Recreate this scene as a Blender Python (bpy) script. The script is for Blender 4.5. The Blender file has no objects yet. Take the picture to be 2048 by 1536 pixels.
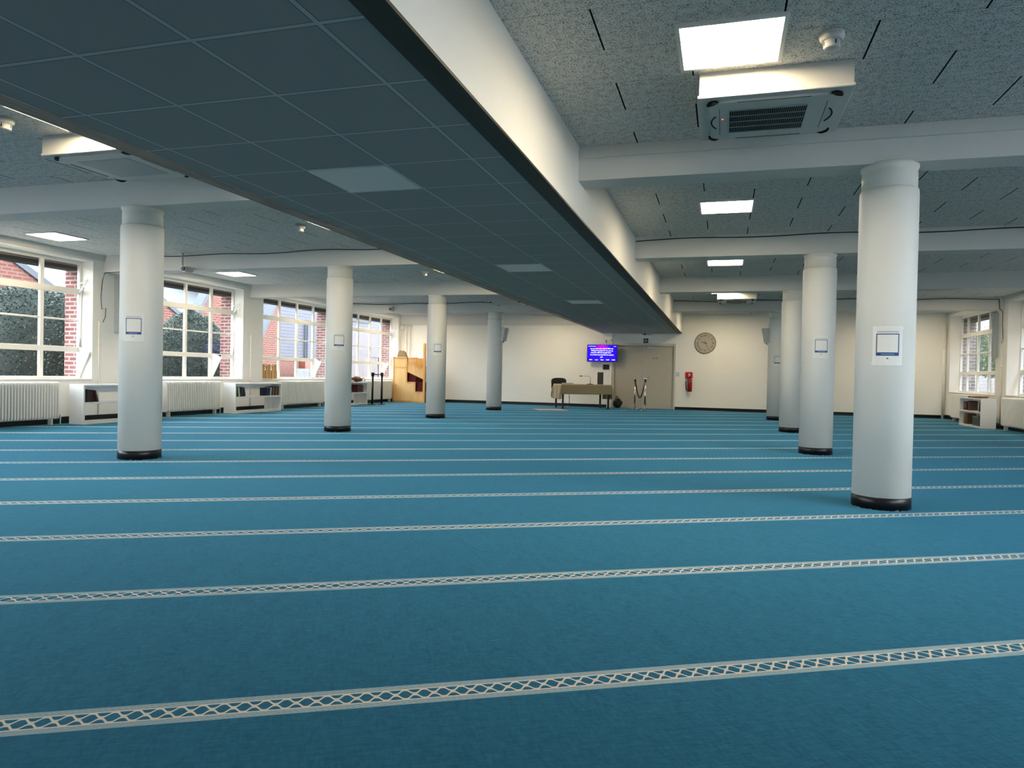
import bpy, bmesh, math, random
from mathutils import Vector, Matrix, noise
random.seed(7)
S = bpy.context.scene
COL = S.collection
PI = math.pi

# ---------------------------------------------------------------- camera fit
CF, YAW, PITCH, ROLL, CH = 1425.5, -0.28666, -0.01324, 0.02081, 0.972
PHI, LSTEP, LOFF = -0.50697, 1.15599, 2.15266          # carpet rows: turn, spacing, first row

def camera():
    cy, sy, cp, sp, cr, sr = math.cos(YAW), math.sin(YAW), math.cos(PITCH), math.sin(PITCH), math.cos(ROLL), math.sin(ROLL)
    w = Vector((sy*cp, cy*cp, sp)); r0 = Vector((cy, -sy, 0)); u0 = r0.cross(w)
    r = cr*r0 + sr*u0; u = -sr*r0 + cr*u0
    cd = bpy.data.cameras.new('camera'); co = bpy.data.objects.new('camera', cd); COL.objects.link(co)
    m = Matrix((r, u, -w)).transposed().to_4x4(); m.translation = Vector((0, 0, CH)); co.matrix_world = m
    cd.sensor_width = 36; cd.sensor_fit = 'HORIZONTAL'; cd.lens = CF/2048*36; cd.clip_end = 300; cd.clip_start = .02
    S.camera = co
camera()

# ---------------------------------------------------------------- node expressions
class X:
    def __init__(s, nt, sock): s.nt = nt; s.s = sock
    def _op(s, op, *a):
        n = s.nt.nodes.new('ShaderNodeMath'); n.operation = op
        for i, v in enumerate((s,)+a):
            if isinstance(v, X): s.nt.links.new(v.s, n.inputs[i])
            else: n.inputs[i].default_value = v
        return X(s.nt, n.outputs[0])
    def __add__(s, o): return s._op('ADD', o)
    def __sub__(s, o): return s._op('SUBTRACT', o)
    def __mul__(s, o): return s._op('MULTIPLY', o)
    def __truediv__(s, o): return s._op('DIVIDE', o)
    def lt(s, o): return s._op('LESS_THAN', o)
    def gt(s, o): return s._op('GREATER_THAN', o)
    def fract(s): return s._op('FRACT')
    def floor(s): return s._op('FLOOR')
    def abs(s): return s._op('ABSOLUTE')
    def mod(s, o): return s._op('FLOORED_MODULO', o)
    def mx(s, o): return s._op('MAXIMUM', o)
    def mn(s, o): return s._op('MINIMUM', o)
    def clamp(s): return s.mx(0.0).mn(1.0)

def mat(name, color, rough=.6, metal=0, spec=.4, emit=None, estr=1.0, var=0, vscale=8, sheen=0, bump=0, bscale=60, coat=0):
    m = bpy.data.materials.new(name); m.use_nodes = True
    nt = m.node_tree; b = nt.nodes['Principled BSDF']
    b.inputs['Base Color'].default_value = (*color, 1); b.inputs['Roughness'].default_value = rough
    b.inputs['Metallic'].default_value = metal; b.inputs['Specular IOR Level'].default_value = spec
    if sheen: b.inputs['Sheen Weight'].default_value = sheen
    if coat: b.inputs['Coat Weight'].default_value = coat
    if emit: b.inputs['Emission Color'].default_value = (*emit, 1); b.inputs['Emission Strength'].default_value = estr
    if var or bump:
        tc = nt.nodes.new('ShaderNodeTexCoord')
    if var:
        n = nt.nodes.new('ShaderNodeTexNoise'); n.inputs['Scale'].default_value = vscale; n.inputs['Detail'].default_value = 4
        nt.links.new(tc.outputs['Object'], n.inputs['Vector'])
        mixc(nt, X(nt, n.outputs['Fac']), [c*(1-var) for c in color], [min(1, c*(1+var)) for c in color], b.inputs['Base Color'])
    if bump:
        n2 = nt.nodes.new('ShaderNodeTexNoise'); n2.inputs['Scale'].default_value = bscale
        nt.links.new(tc.outputs['Object'], n2.inputs['Vector'])
        bp = nt.nodes.new('ShaderNodeBump'); bp.inputs['Strength'].default_value = bump; bp.inputs['Distance'].default_value = .01
        nt.links.new(n2.outputs['Fac'], bp.inputs['Height']); nt.links.new(bp.outputs[0], b.inputs['Normal'])
    return m

def mixc(nt, fac, a, b, out=None):
    n = nt.nodes.new('ShaderNodeMix'); n.data_type = 'RGBA'
    if isinstance(fac, X): nt.links.new(fac.s, n.inputs[0])
    else: n.inputs[0].default_value = fac
    for v, i in ((a, 6), (b, 7)):
        if isinstance(v, (list, tuple)): n.inputs[i].default_value = (*v[:3], 1)
        else: nt.links.new(v, n.inputs[i])
    if out is not None: nt.links.new(n.outputs[2], out)
    return n.outputs[2]

def coords(nt, kind='Object'):
    tc = nt.nodes.new('ShaderNodeTexCoord'); sp = nt.nodes.new('ShaderNodeSeparateXYZ')
    nt.links.new(tc.outputs[kind], sp.inputs[0])
    return tc, X(nt, sp.outputs[0]), X(nt, sp.outputs[1]), X(nt, sp.outputs[2])

def noise_x(nt, vec, scale, detail=3, rough=.5):
    n = nt.nodes.new('ShaderNodeTexNoise'); n.inputs['Scale'].default_value = scale
    n.inputs['Detail'].default_value = detail; n.inputs['Roughness'].default_value = rough
    nt.links.new(vec, n.inputs['Vector'])
    return X(nt, n.outputs['Fac'])

def combine(nt, x, y, z):
    c = nt.nodes.new('ShaderNodeCombineXYZ')
    for i, v in enumerate((x, y, z)):
        if isinstance(v, X): nt.links.new(v.s, c.inputs[i])
        else: c.inputs[i].default_value = v
    return c.outputs[0]

def carpet_mat():
    m = mat('carpet', (.02, .2, .3), rough=.9, spec=.05, sheen=.31)
    nt = m.node_tree; b = nt.nodes['Principled BSDF']
    b.inputs['Sheen Roughness'].default_value = .4; b.inputs['Sheen Tint'].default_value = (.16, .62, .95, 1)
    tc, x, y, z = coords(nt)
    c, s = math.cos(PHI), math.sin(PHI)
    v = x*s + y*c; u = x*c - y*s
    t = ((v - LOFF)/LSTEP + .5).fract() - .5
    a = (t*LSTEP).abs()
    tri = ((u/.0575).fract() - .5).abs()*2.0
    q = ((tri - .10)/.80).clamp()
    g = q*q*(q*-2.0 + 3.0)*.0255 + .0045
    lat = (a - g).abs().lt(.0058)*a.lt(.036)
    bord = (a - .0345).abs().lt(.0036)
    beige = lat.mx(bord)
    stripe = a.gt(.040)*a.lt(.064)*((a/.0068).fract().lt(.62))
    n1 = noise_x(nt, combine(nt, u*9.0, v*3.0, 0.0), 1.6, 6, .62)
    n2 = noise_x(nt, combine(nt, u*18.0, v*70.0, 0.0), 1.0, 3, .7)
    n3 = noise_x(nt, combine(nt, u*75.0, v*20.0, 0.0), 1.0, 3, .7)
    base0 = mixc(nt, ((n1 - .3)*2.2).clamp(), (.009, .058, .096), (.016, .098, .152))
    base = mixc(nt, ((n2*n3*4.0 - .45)*.8).clamp(), base0, (.021, .124, .186))
    c1 = mixc(nt, stripe*.95, base, (.60, .65, .60))
    mixc(nt, beige, c1, (.80, .66, .50), b.inputs['Base Color'])
    bp = nt.nodes.new('ShaderNodeBump'); bp.inputs['Strength'].default_value = .35; bp.inputs['Distance'].default_value = .004
    nt.links.new((n2 + n3).s, bp.inputs['Height']); nt.links.new(bp.outputs[0], b.inputs['Normal'])
    return m

def woodwool_mat():
    m = mat('wood_wool_board', (.5, .5, .48), rough=.95, spec=.1)
    nt = m.node_tree; b = nt.nodes['Principled BSDF']
    tc, x, y, z = coords(nt)
    r = (y - 3.78)/.493
    row = r.floor(); fy = ((r.fract() - .5).abs()*-1.0 + .5)*.493
    fx0 = (x + .726 + row.mod(2.0)*.5 - .5 - .5).fract()
    fx = ((fx0 - .5).abs()*-1.0 + .5)
    endj = fx.lt(.0055)
    longj = fy.lt(.0022)
    n = noise_x(nt, combine(nt, x*88.0, y*112.0, 0.0), 1.0, 4, .72)
    n2 = noise_x(nt, combine(nt, x*20.0, y*20.0, 0.0), 1.0, 3, .6)
    pits = ((n*.8 + n2*.2 - .51)*14.0).clamp()
    big = noise_x(nt, combine(nt, x, y, 0.0), 1.3, 2, .5)
    base = mixc(nt, big, (.78, .785, .76), (.88, .88, .85))
    c1 = mixc(nt, pits*.85, base, (.05, .055, .06))
    c2 = mixc(nt, longj*.55, c1, (.1, .1, .1))
    mixc(nt, endj, c2, (.004, .005, .006), b.inputs['Base Color'])
    bp = nt.nodes.new('ShaderNodeBump'); bp.inputs['Strength'].default_value = .6; bp.inputs['Distance'].default_value = .006; bp.invert = True
    nt.links.new(pits.s, bp.inputs['Height']); nt.links.new(bp.outputs[0], b.inputs['Normal'])
    return m

GX, GY = -3.358, 1.882      # grid of the dropped ceiling
def tile_mat():
    m = mat('mineral_tile', (.5, .5, .5), rough=.85, spec=.2)
    nt = m.node_tree; b = nt.nodes['Principled BSDF']
    tc, x, y, z = coords(nt)
    fx = ((((x - GX)/.6).fract() - .5).abs()*-1.0 + .5)*.6
    fy = ((((y - GY)/.6).fract() - .5).abs()*-1.0 + .5)*.6
    d = fx.mn(fy)
    n = noise_x(nt, tc.outputs['Object'], 150, 3, .6)
    base = mixc(nt, n, (.36, .37, .37), (.42, .425, .425))
    c1 = mixc(nt, d.lt(.0165), base, (.16, .17, .17))
    mixc(nt, d.lt(.012), c1, (.60, .62, .62), b.inputs['Base Color'])
    return m

def brick_mat(name, c1, c2, mortar, axis='x', scale=1.0, mw=.012):
    m = mat(name, c1, rough=.9, spec=.1)
    nt = m.node_tree; b = nt.nodes['Principled BSDF']
    tc, x, y, z = coords(nt)
    vec = combine(nt, (y if axis == 'x' else x), z, 0.0)
    br = nt.nodes.new('ShaderNodeTexBrick'); nt.links.new(vec, br.inputs['Vector'])
    br.inputs['Color1'].default_value = (*c1, 1); br.inputs['Color2'].default_value = (*c2, 1); br.inputs['Mortar'].default_value = (*mortar, 1)
    br.inputs['Scale'].default_value = 1.0; br.inputs['Mortar Size'].default_value = mw*scale
    br.inputs['Brick Width'].default_value = .22*scale; br.inputs['Row Height'].default_value = .075*scale
    n = noise_x(nt, tc.outputs['Object'], 3, 4)
    dk = mixc(nt, n, (.8, .8, .8), (1.15, 1.15, 1.15))
    mx = nt.nodes.new('ShaderNodeMix'); mx.data_type = 'RGBA'; mx.blend_type = 'MULTIPLY'; mx.inputs[0].default_value = 1
    nt.links.new(br.outputs['Color'], mx.inputs[6]); nt.links.new(dk, mx.inputs[7]); nt.links.new(mx.outputs[2], b.inputs['Base Color'])
    return m

def lines_mat(name, base, line, period, width, axis='z', jitter=0):
    m = mat(name, base, rough=.7, spec=.3)
    nt = m.node_tree; b = nt.nodes['Principled BSDF']
    tc, x, y, z = coords(nt)
    v = {'x': x, 'y': y, 'z': z}[axis]
    if jitter:
        v = v + noise_x(nt, combine(nt, x*.5, y*.9, z*3.0), 1.0, 2)*jitter
    f = (v/period).fract().lt(width)
    n = noise_x(nt, tc.outputs['Object'], 2.5, 4)
    bb = mixc(nt, n, [q*.8 for q in base], [min(1, q*1.15) for q in base])
    mixc(nt, f, bb, line, b.inputs['Base Color'])
    return m

def wood_mat(name, a, c, scale=6, axis='z', rough=.45):
    m = mat(name, a, rough=rough)
    nt = m.node_tree; b = nt.nodes['Principled BSDF']
    tc, x, y, z = coords(nt)
    k = {'x': (1.0, 8.0, 8.0), 'y': (8.0, 1.0, 8.0), 'z': (8.0, 8.0, 1.0)}[axis]
    n = noise_x(nt, combine(nt, x*k[0], y*k[1], z*k[2]), scale/4, 5, .6)
    mixc(nt, ((n - .3)*2.4).clamp(), a, c, b.inputs['Base Color'])
    return m

def cloth_mat():
    m = mat('damask_cloth', (.5, .4, .24), rough=.75, sheen=.2)
    nt = m.node_tree; b = nt.nodes['Principled BSDF']
    tc, x, y, z = coords(nt)
    d1 = ((x + z + y)/.075).fract() - .5; d2 = ((x - z - y)/.075).fract() - .5
    p = (d1*d2).gt(0.0)
    mixc(nt, p, (.27, .21, .11), (.44, .36, .22), b.inputs['Base Color'])
    return m

def glass_mat():
    m = bpy.data.materials.new('window_glass'); m.use_nodes = True; nt = m.node_tree
    nt.nodes.remove(nt.nodes['Principled BSDF'])
    out = nt.nodes['Material Output']
    t = nt.nodes.new('ShaderNodeBsdfTransparent'); t.inputs[0].default_value = (.93, .95, .95, 1)
    g = nt.nodes.new('ShaderNodeBsdfGlossy'); g.inputs['Roughness'].default_value = .02
    lw_ = nt.nodes.new('ShaderNodeLayerWeight'); lw_.inputs[0].default_value = .5
    f = X(nt, lw_.outputs['Facing'])._op('POWER', 5.0)*.9 + .06
    mx = nt.nodes.new('ShaderNodeMixShader'); nt.links.new(f.s, mx.inputs[0])
    nt.links.new(t.outputs[0], mx.inputs[1]); nt.links.new(g.outputs[0], mx.inputs[2]); nt.links.new(mx.outputs[0], out.inputs[0])
    return m

def screen_mat():
    m = mat('screen_glow', (.0, .0, .02), rough=.2)
    nt = m.node_tree; b = nt.nodes['Principled BSDF']
    tc, x, y, z = coords(nt)
    dx = x/.22; dz = (z - .47)/.12
    f = (((dx*dx + dz*dz)*-1.0) + 1.0).clamp()
    col = mixc(nt, f, (.012, .0, .42), (.30, .0, .95))
    nt.links.new(col, b.inputs['Emission Color']); b.inputs['Emission Strength'].default_value = 1.0
    return m

def band_mat():
    m = mat('black_skirting_paint', (.006, .006, .007), rough=.35)
    nt = m.node_tree; b = nt.nodes['Principled BSDF']
    tc, x, y, z = coords(nt)
    n = noise_x(nt, combine(nt, x*30.0, y*30.0, z*60.0), 1.0, 2, .6)
    chip = (n - z*16.0).gt(.50)
    mixc(nt, chip, (.006, .006, .007), (.75, .75, .72), b.inputs['Base Color'])
    return m

M = {}
M['carpet'] = carpet_mat(); M['wool'] = woodwool_mat(); M['tile'] = tile_mat(); M['glass'] = glass_mat()
M['wall'] = mat('wall_paint', (.86, .84, .79), rough=.7, var=.02, vscale=2)
M['beam'] = mat('beam_paint', (.70, .69, .66), rough=.65, var=.02)
M['column'] = mat('column_paint', (.86, .83, .765), rough=.5, var=.03, vscale=3, bump=.05, bscale=12)
M['band'] = band_mat()
M['white'] = mat('white_lacquer', (.80, .80, .79), rough=.35)
M['frame'] = mat('window_frame_paint', (.78, .76, .71), rough=.4, var=.03)
M['sill'] = mat('sill_paint', (.74, .68, .60), rough=.45)
M['black'] = mat('black_plastic', (.008, .008, .009), rough=.4)
M['blackgap'] = mat('grille_void', (.004, .004, .005), rough=.9)
M['rad'] = mat('radiator_enamel', (.76, .755, .72), rough=.35)
M['skirt'] = mat('skirting_black', (.006, .006, .006), rough=.3)
M['brickout'] = brick_mat('pier_brick', (.13, .04, .034), (.17, .062, .05), (.26, .21, .19), 'y', 1.0, .014)
M['brickfar'] = brick_mat('gable_brick', (.088, .032, .023), (.108, .041, .030), (.13, .075, .062), 'x', 1.3, .016)
M['brickright'] = brick_mat('pale_brick', (.060, .044, .040), (.075, .055, .050), (.105, .098, .096), 'x', 1.7, .03)
M['brickright2'] = brick_mat('pale_pier_brick', (.19, .13, .12), (.24, .17, .155), (.36, .34, .33), 'y', 1.2, .02)
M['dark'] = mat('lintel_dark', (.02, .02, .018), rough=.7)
M['timber_dark'] = wood_mat('dark_fascia_timber', (.008, .006, .005), (.035, .028, .022), 6, 'y', .5)
M['timber_lit'] = wood_mat('lit_fascia_timber', (.20, .14, .11), (.42, .31, .26), 6, 'y', .5)  # same dark timber, its colour lightened to carry the lamp glow
M['lamp'] = mat('light_diffuser', (.9, .9, .85), emit=(1, .82, .54), estr=20.0)
M['metal'] = mat('steel', (.55, .56, .57), rough=.25, metal=1)
M['aluminium'] = mat('aluminium', (.62, .63, .62), rough=.35, metal=.8)
M['acwhite'] = mat('ac_casing', (.62, .61, .59), rough=.45)
M['paper'] = mat('paper', (.78, .78, .75), rough=.6)
M['blue'] = mat('print_blue', (.015, .06, .22), rough=.5)
M['printdark'] = mat('print_dark', (.02, .025, .045), rough=.5)
M['printlight'] = mat('print_light_blue', (.25, .42, .75), rough=.5)
M['oak'] = wood_mat('light_oak', (.62, .36, .13), (.74, .47, .20), 5, 'z')
M['oakedge'] = wood_mat('oak_edge', (.58, .29, .08), (.68, .37, .12), 5, 'z')
M['redcarpet'] = mat('dark_red_carpet', (.075, .004, .004), rough=.9, var=.2, vscale=40)
M['velvet'] = mat('brown_fabric', (.25, .18, .10), rough=.9, var=.35, vscale=30)
M['cloth'] = cloth_mat()
M['darkwood'] = mat('dark_leg', (.012, .009, .008), rough=.4)
M['screen'] = screen_mat()
M['glow'] = mat('screen_text', (0, 0, 0), emit=(.85, .85, 1), estr=1.3)
M['red'] = mat('signal_red', (.55, .012, .01), rough=.35)
M['reddark'] = mat('extinguisher_red', (.33, .008, .012), rough=.3)
M['doorpaint'] = mat('door_beige', (.50, .46, .38), rough=.5, var=.03)
M['doorframe'] = mat('door_frame_paint', (.60, .56, .48), rough=.5)
M['clockface'] = mat('clock_face', (.42, .38, .32), rough=.5, var=.05)
M['clockrim'] = mat('clock_rim', (.24, .21, .17), rough=.4, metal=.4)
M['ink'] = mat('dark_numeral', (.06, .045, .03), rough=.5)
M['signgreen'] = mat('exit_sign_green', (.012, .035, .028), rough=.4)
M['signwhite'] = mat('sign_white', (.8, .85, .8), rough=.4)
M['speaker'] = mat('loudspeaker_grey', (.045, .05, .048), rough=.5)
M['rope'] = mat('red_rope', (.09, .012, .012), rough=.8, bump=.3)
M['rug'] = mat('pink_beige_rug', (.60, .42, .36), rough=.95, var=.2, vscale=12)
M['yew'] = mat('yew_foliage', (.062, .076, .062), rough=.7, var=.5, vscale=14)
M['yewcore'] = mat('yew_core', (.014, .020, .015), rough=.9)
M['shrub'] = mat('light_shrub', (.045, .075, .030), rough=.7, var=.4, vscale=10)
M['bark'] = mat('bark', (.04, .03, .02), rough=.9)
M['roof'] = lines_mat('ribbed_roof', (.044, .044, .044), (.025, .025, .026), .42, .22, 'y', .12)
M['slate'] = lines_mat('slate_cladding', (.064, .062, .072), (.028, .026, .034), .17, .2, 'z', .10)
M['coping'] = mat('stone_coping', (.05, .054, .062), rough=.8, var=.1)
M['plaster'] = mat('pale_plaster', (.085, .073, .072), rough=.9, var=.05)
M['orange'] = mat('orange_panel', (.13, .030, .017), rough=.6)
M['fence'] = mat('white_panel_fence', (.09, .088, .088), rough=.7, var=.05)
M['ground'] = mat('courtyard_paving', (.04, .04, .037), rough=.95, var=.2, vscale=2)
M['greyplastic'] = mat('grey_plastic', (.10, .11, .10), rough=.5)
M['silver'] = mat('silver_device', (.35, .35, .36), rough=.3, metal=.3)
M['leather'] = mat('brown_leather', (.16, .055, .025), rough=.5, var=.3)
M['traywood'] = wood_mat('tray_wood', (.30, .14, .06), (.45, .24, .12), 6, 'y')
M['standwood'] = wood_mat('book_stand_wood', (.40, .23, .08), (.52, .32, .13), 6, 'z')
M['darkbag'] = mat('dark_bag', (.014, .013, .012), rough=.5, bump=.4, bscale=30)
M['cable'] = mat('cable_black', (.01, .01, .011), rough=.5)
M['conduit'] = mat('conduit_grey', (.42, .46, .48), rough=.5)
M['chrome'] = mat('chrome', (.75, .75, .75), rough=.12, metal=1)
M['seatred'] = mat('chair_dark', (.012, .008, .008), rough=.5)
M['amber'] = mat('led', (.5, .1, .05), emit=(1, .25, .1), estr=.6)
M['grille'] = mat('grille_bar', (.32, .33, .33), rough=.5)
M['pagecream'] = mat('page_edges', (.55, .47, .36), rough=.8)

# ---------------------------------------------------------------- mesh helpers
class MB:
    def __init__(s): s.bm = bmesh.new(); s.mi = 0
    def _face(s, vs):
        f = s.bm.faces.new(vs); f.material_index = s.mi; return f
    def box(s, x0, x1, y0, y1, z0, z1, bev=0, m=None):
        b2 = bmesh.new()
        vs = [b2.verts.new((x, y, z)) for x in (x0, x1) for y in (y0, y1) for z in (z0, z1)]
        for q in ((0, 1, 3, 2), (4, 6, 7, 5), (0, 4, 5, 1), (2, 3, 7, 6), (0, 2, 6, 4), (1, 5, 7, 3)):
            b2.faces.new([vs[i] for i in q])
        if bev: bmesh.ops.bevel(b2, geom=b2.edges[:], offset=bev, segments=2, affect='EDGES', profile=.5)
        s.merge(b2, m); return s
    def merge(s, b2, m=None):
        mp = {}
        for v in b2.verts: mp[v] = s.bm.verts.new(m @ v.co if m else v.co)
        for f in b2.faces:
            try: s._face([mp[v] for v in f.verts]).smooth = f.smooth
            except ValueError: pass
        b2.free()
    def prism(s, pts, axis, a, b, smooth=False):
        """closed polygon pts in the plane normal to axis, extruded from a to b"""
        def P(p, t): return {'x': (t, p[0], p[1]), 'y': (p[0], t, p[1]), 'z': (p[0], p[1], t)}[axis]
        v0 = [s.bm.verts.new(P(p, a)) for p in pts]; v1 = [s.bm.verts.new(P(p, b)) for p in pts]
        n = len(pts)
        s._face(v0); s._face(v1[::-1])
        for i in range(n):
            f = s._face([v0[i], v1[i], v1[(i+1) % n], v0[(i+1) % n]]); f.smooth = smooth
        return s
    def lathe(s, prof, c=(0, 0, 0), n=40, axis='z', smooth=True):
        rings = []
        for r, h in prof:
            ring = []
            for i in range(n):
                a = 2*PI*i/n; p, q = r*math.cos(a), r*math.sin(a)
                co = {'z': (p, q, h), 'y': (p, h, q), 'x': (h, p, q)}[axis]
                ring.append(s.bm.verts.new((co[0]+c[0], co[1]+c[1], co[2]+c[2])))
            rings.append(ring)
        for a, b in zip(rings, rings[1:]):
            for i in range(n):
                f = s._face([a[i], a[(i+1) % n], b[(i+1) % n], b[i]]); f.smooth = smooth
        s._face(rings[0][::-1]); s._face(rings[-1])
        return s
    def tube(s, pts, r, n=8, smooth=True):
        pts = [Vector(p) for p in pts]; rings = []
        for i, p in enumerate(pts):
            d = (pts[min(i+1, len(pts)-1)] - pts[max(i-1, 0)]).normalized()
            ref = Vector((0, 0, 1)) if abs(d.z) < .9 else Vector((1, 0, 0))
            u = d.cross(ref).normalized(); w = d.cross(u)
            rr = r[i] if isinstance(r, (list, tuple)) else r
            rings.append([s.bm.verts.new(p + rr*(math.cos(2*PI*k/n)*u + math.sin(2*PI*k/n)*w)) for k in range(n)])
        for a, b in zip(rings, rings[1:]):
            for i in range(n):
                f = s._face([a[i], a[(i+1) % n], b[(i+1) % n], b[i]]); f.smooth = smooth
        s._face(rings[0][::-1]); s._face(rings[-1])
        return s
    def ring(s, c, R, r, axis='y', n=48, k=8):
        pts = []
        rings = []
        for i in range(n):
            a = 2*PI*i/n; ring = []
            for j in range(k):
                b = 2*PI*j/k; q = R + r*math.cos(b); h = r*math.sin(b)
                co = {'y': (q*math.cos(a), h, q*math.sin(a)), 'z': (q*math.cos(a), q*math.sin(a), h)}[axis]
                ring.append(s.bm.verts.new((co[0]+c[0], co[1]+c[1], co[2]+c[2])))
            rings.append(ring)
        for i in range(n):
            a, b = rings[i], rings[(i+1) % n]
            for j in range(k):
                f = s._face([a[j], a[(j+1) % k], b[(j+1) % k], b[j]]); f.smooth = True
        return s
    def build(s, name, m, parent=None, loc=None, rotz=0):
        bmesh.ops.recalc_face_normals(s.bm, faces=s.bm.faces[:])
        me = bpy.data.meshes.new(name); s.bm.to_mesh(me); s.bm.free()
        for q in (m if isinstance(m, (list, tuple)) else [m]): me.materials.append(q)
        o = bpy.data.objects.new(name, me); COL.objects.link(o)
        if parent: o.parent = parent
        if loc: o.location = loc
        if rotz: o.rotation_euler.z = rotz
        return o

def tag(o, label, cat, group=None, kind=None):
    o['label'] = label; o['category'] = cat
    if group: o['group'] = group
    if kind: o['kind'] = kind
    return o
def thing(name, label, cat, loc=(0, 0, 0), rotz=0, group=None):
    o = bpy.data.objects.new(name, None); COL.objects.link(o); o.location = loc; o.rotation_euler.z = rotz
    o.empty_display_size = .1
    return tag(o, label, cat, group)
def struct(o, label, cat): return tag(o, label, cat, None, 'structure')
def dup(root, loc, label, rotz=None, name=None):
    r = root.copy(); COL.objects.link(r); r.location = loc; r['label'] = label
    if rotz is not None: r.rotation_euler.z = rotz
    for ch in list(root.children):
        c = ch.copy(); COL.objects.link(c); c.parent = r
        for g in list(ch.children):
            d = g.copy(); COL.objects.link(d); d.parent = c
    return r
def text_mesh(body, size, m, name, parent, mtx, depth=.002):
    cu = bpy.data.curves.new(name, 'FONT'); cu.body = body; cu.size = size; cu.align_x = 'CENTER'; cu.align_y = 'CENTER'; cu.extrude = depth; cu.resolution_u = 2
    o = bpy.data.objects.new(name, cu); COL.objects.link(o)
    dg = bpy.context.evaluated_depsgraph_get(); dg.update()
    me = bpy.data.meshes.new_from_object(o.evaluated_get(dg)); bpy.data.objects.remove(o); bpy.data.curves.remove(cu)
    me.transform(mtx); me.materials.clear(); me.materials.append(m)
    r = bpy.data.objects.new(name, me); COL.objects.link(r); r.parent = parent
    return r

# ---------------------------------------------------------------- the room
XL, XR, YB, YF, ZC = -10.6, 5.96, -6.1, 22.4, 2.93
PIERS = [-6.1, -2.01, 2.08, 6.17, 10.26, 14.35, 18.44, 22.53]
SX0, SX1, SZ = -3.67, -1.22, 2.337            # boxed-down ceiling over the middle aisle

struct(MB().box(XL-.25, XR+.2, YB, YF+.1, -.12, 0).build('floor', M['carpet']), 'teal blue prayer-hall carpet woven with pale patterned rows', 'floor')
struct(MB().box(XL-.25, XR+.2, YB, YF+.1, ZC, ZC+.15).build('ceiling', M['wool']), 'grey speckled wood-wool board ceiling with dark joints', 'ceiling')
b = MB(); b.box(SX0+.14, SX1-.13, YB, YF-.02, SZ, SZ+.05)
struct(b.build('ceiling.001', M['tile']), 'dropped grid ceiling of square tiles over the middle aisle', 'ceiling')
b = MB(); b.box(SX1-.04, SX1, YB, YF, SZ+.012, ZC); b.box(SX0, SX0+.04, YB, YF, SZ+.012, ZC)
struct(b.build('trim_1', M['wall']), 'cream side boards of the boxed-down middle ceiling', 'trim')
struct(MB().box(SX1-.13, SX1+.004, YB, YF-.01, SZ-.004, SZ+.012).build('trim_2', M['timber_dark']), 'dark timber edge strip along the right side of the dropped ceiling', 'trim')
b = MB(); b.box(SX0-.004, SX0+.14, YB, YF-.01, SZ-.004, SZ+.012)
struct(b.build('trim_3', M['timber_lit']), 'timber edge strip coloured lamp-lit brown along the left side of the dropped ceiling', 'trim')

# beams across the hall
for i, y in enumerate(PIERS[1:7]):
    b = MB().box(XL, XR, y-.15, y+.14, 2.64, ZC)
    if i == 2: b.box(SX1, XR, y-.17, y-.15, 2.825, 2.89)
    struct(b.build('trim_%d' % (4+i), M['beam']), 'white beam crossing the hall over its pair of columns', 'beam')
b = MB().box(XL, SX0, YF-.12, YF, 2.64, ZC); b.box(XL, SX0, YF-.05, YF, 2.585, 2.64)
struct(b.build('trim_10', M['beam']), 'shallow white beam along the top of the far wall at left', 'beam')

def side_wall(X, s, openings, name, label):
    """s: +1 the outside lies towards +x"""
    bi, bo = MB(), MB()
    T1, T2 = X + s*.30, X + s*.62
    def bx(m, a, c, y0, y1, z0, z1): m.box(min(a, c), max(a, c), y0, y1, z0, z1)
    ys = [YB] + [q for o in openings for q in o] + [YF+.1]
    for i in range(0, len(ys), 2):
        bx(bi, X, T1, ys[i], ys[i+1], 0, ZC); bx(bo, T1, T2, ys[i], ys[i+1], -.3, 3.4)
    for y0, y1 in openings:
        bx(bi, X, T1, y0, y1, 0, .715); bx(bi, X, T1, y0, y1, 2.80, ZC)
        bx(bo, T1, T2, y0, y1, -.3, .70); bx(bo, T1, T2, y0, y1, 2.705, 3.4)
    o = struct(bi.build(name, M['wall']), label, 'wall')
    for p in o.data.polygons: pass
    e = struct(bo.build(name+'_outside', M['brickout'] if s < 0 else M['brickright2']), 'brick outer skin of the ' + label, 'wall')
    return o
LOP = [(PIERS[i]+.38, PIERS[i+1]-.36) for i in range(7)]
ROP = [(PIERS[i]+.26, PIERS[i+1]-.42) for i in range(7)]
side_wall(XL, -1, LOP, 'wall_left', 'white window wall on the left')
side_wall(XR, 1, ROP, 'wall_right', 'white window wall on the right')
# dark lintels seen through the top panes
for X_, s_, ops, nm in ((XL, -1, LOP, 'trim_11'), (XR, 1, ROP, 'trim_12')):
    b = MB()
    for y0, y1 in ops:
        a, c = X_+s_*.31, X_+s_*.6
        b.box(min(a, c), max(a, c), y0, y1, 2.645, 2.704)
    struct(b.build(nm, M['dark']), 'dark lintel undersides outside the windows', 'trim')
DX0, DX1, DZ = -3.27, -1.44, 1.95
b = MB(); b.box(XL-.25, DX0-.06, YF, YF+.25, 0, ZC); b.box(DX1+.05, XR+.2, YF, YF+.25, 0, ZC); b.box(DX0-.06, DX1+.05, YF, YF+.25, DZ+.07, ZC); b.box(DX0-.06, DX1+.05, YF+.09, YF+.25, 0, DZ+.07)  # last box: unseen backing added behind the door to block sky light
struct(b.build('wall_far', M['wall']), 'cream end wall with the double door and clock', 'wall')
struct(MB().box(XL-.25, XR+.2, YB-.2, YB, 0, ZC).build('wall_back', M['wall']), 'white wall behind the viewer', 'wall')
b = MB(); b.box(XL+.02, DX0-.22, YF-.018, YF, 0, .09); b.box(DX1+.06, XR-.02, YF-.018, YF, 0, .09)
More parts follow.
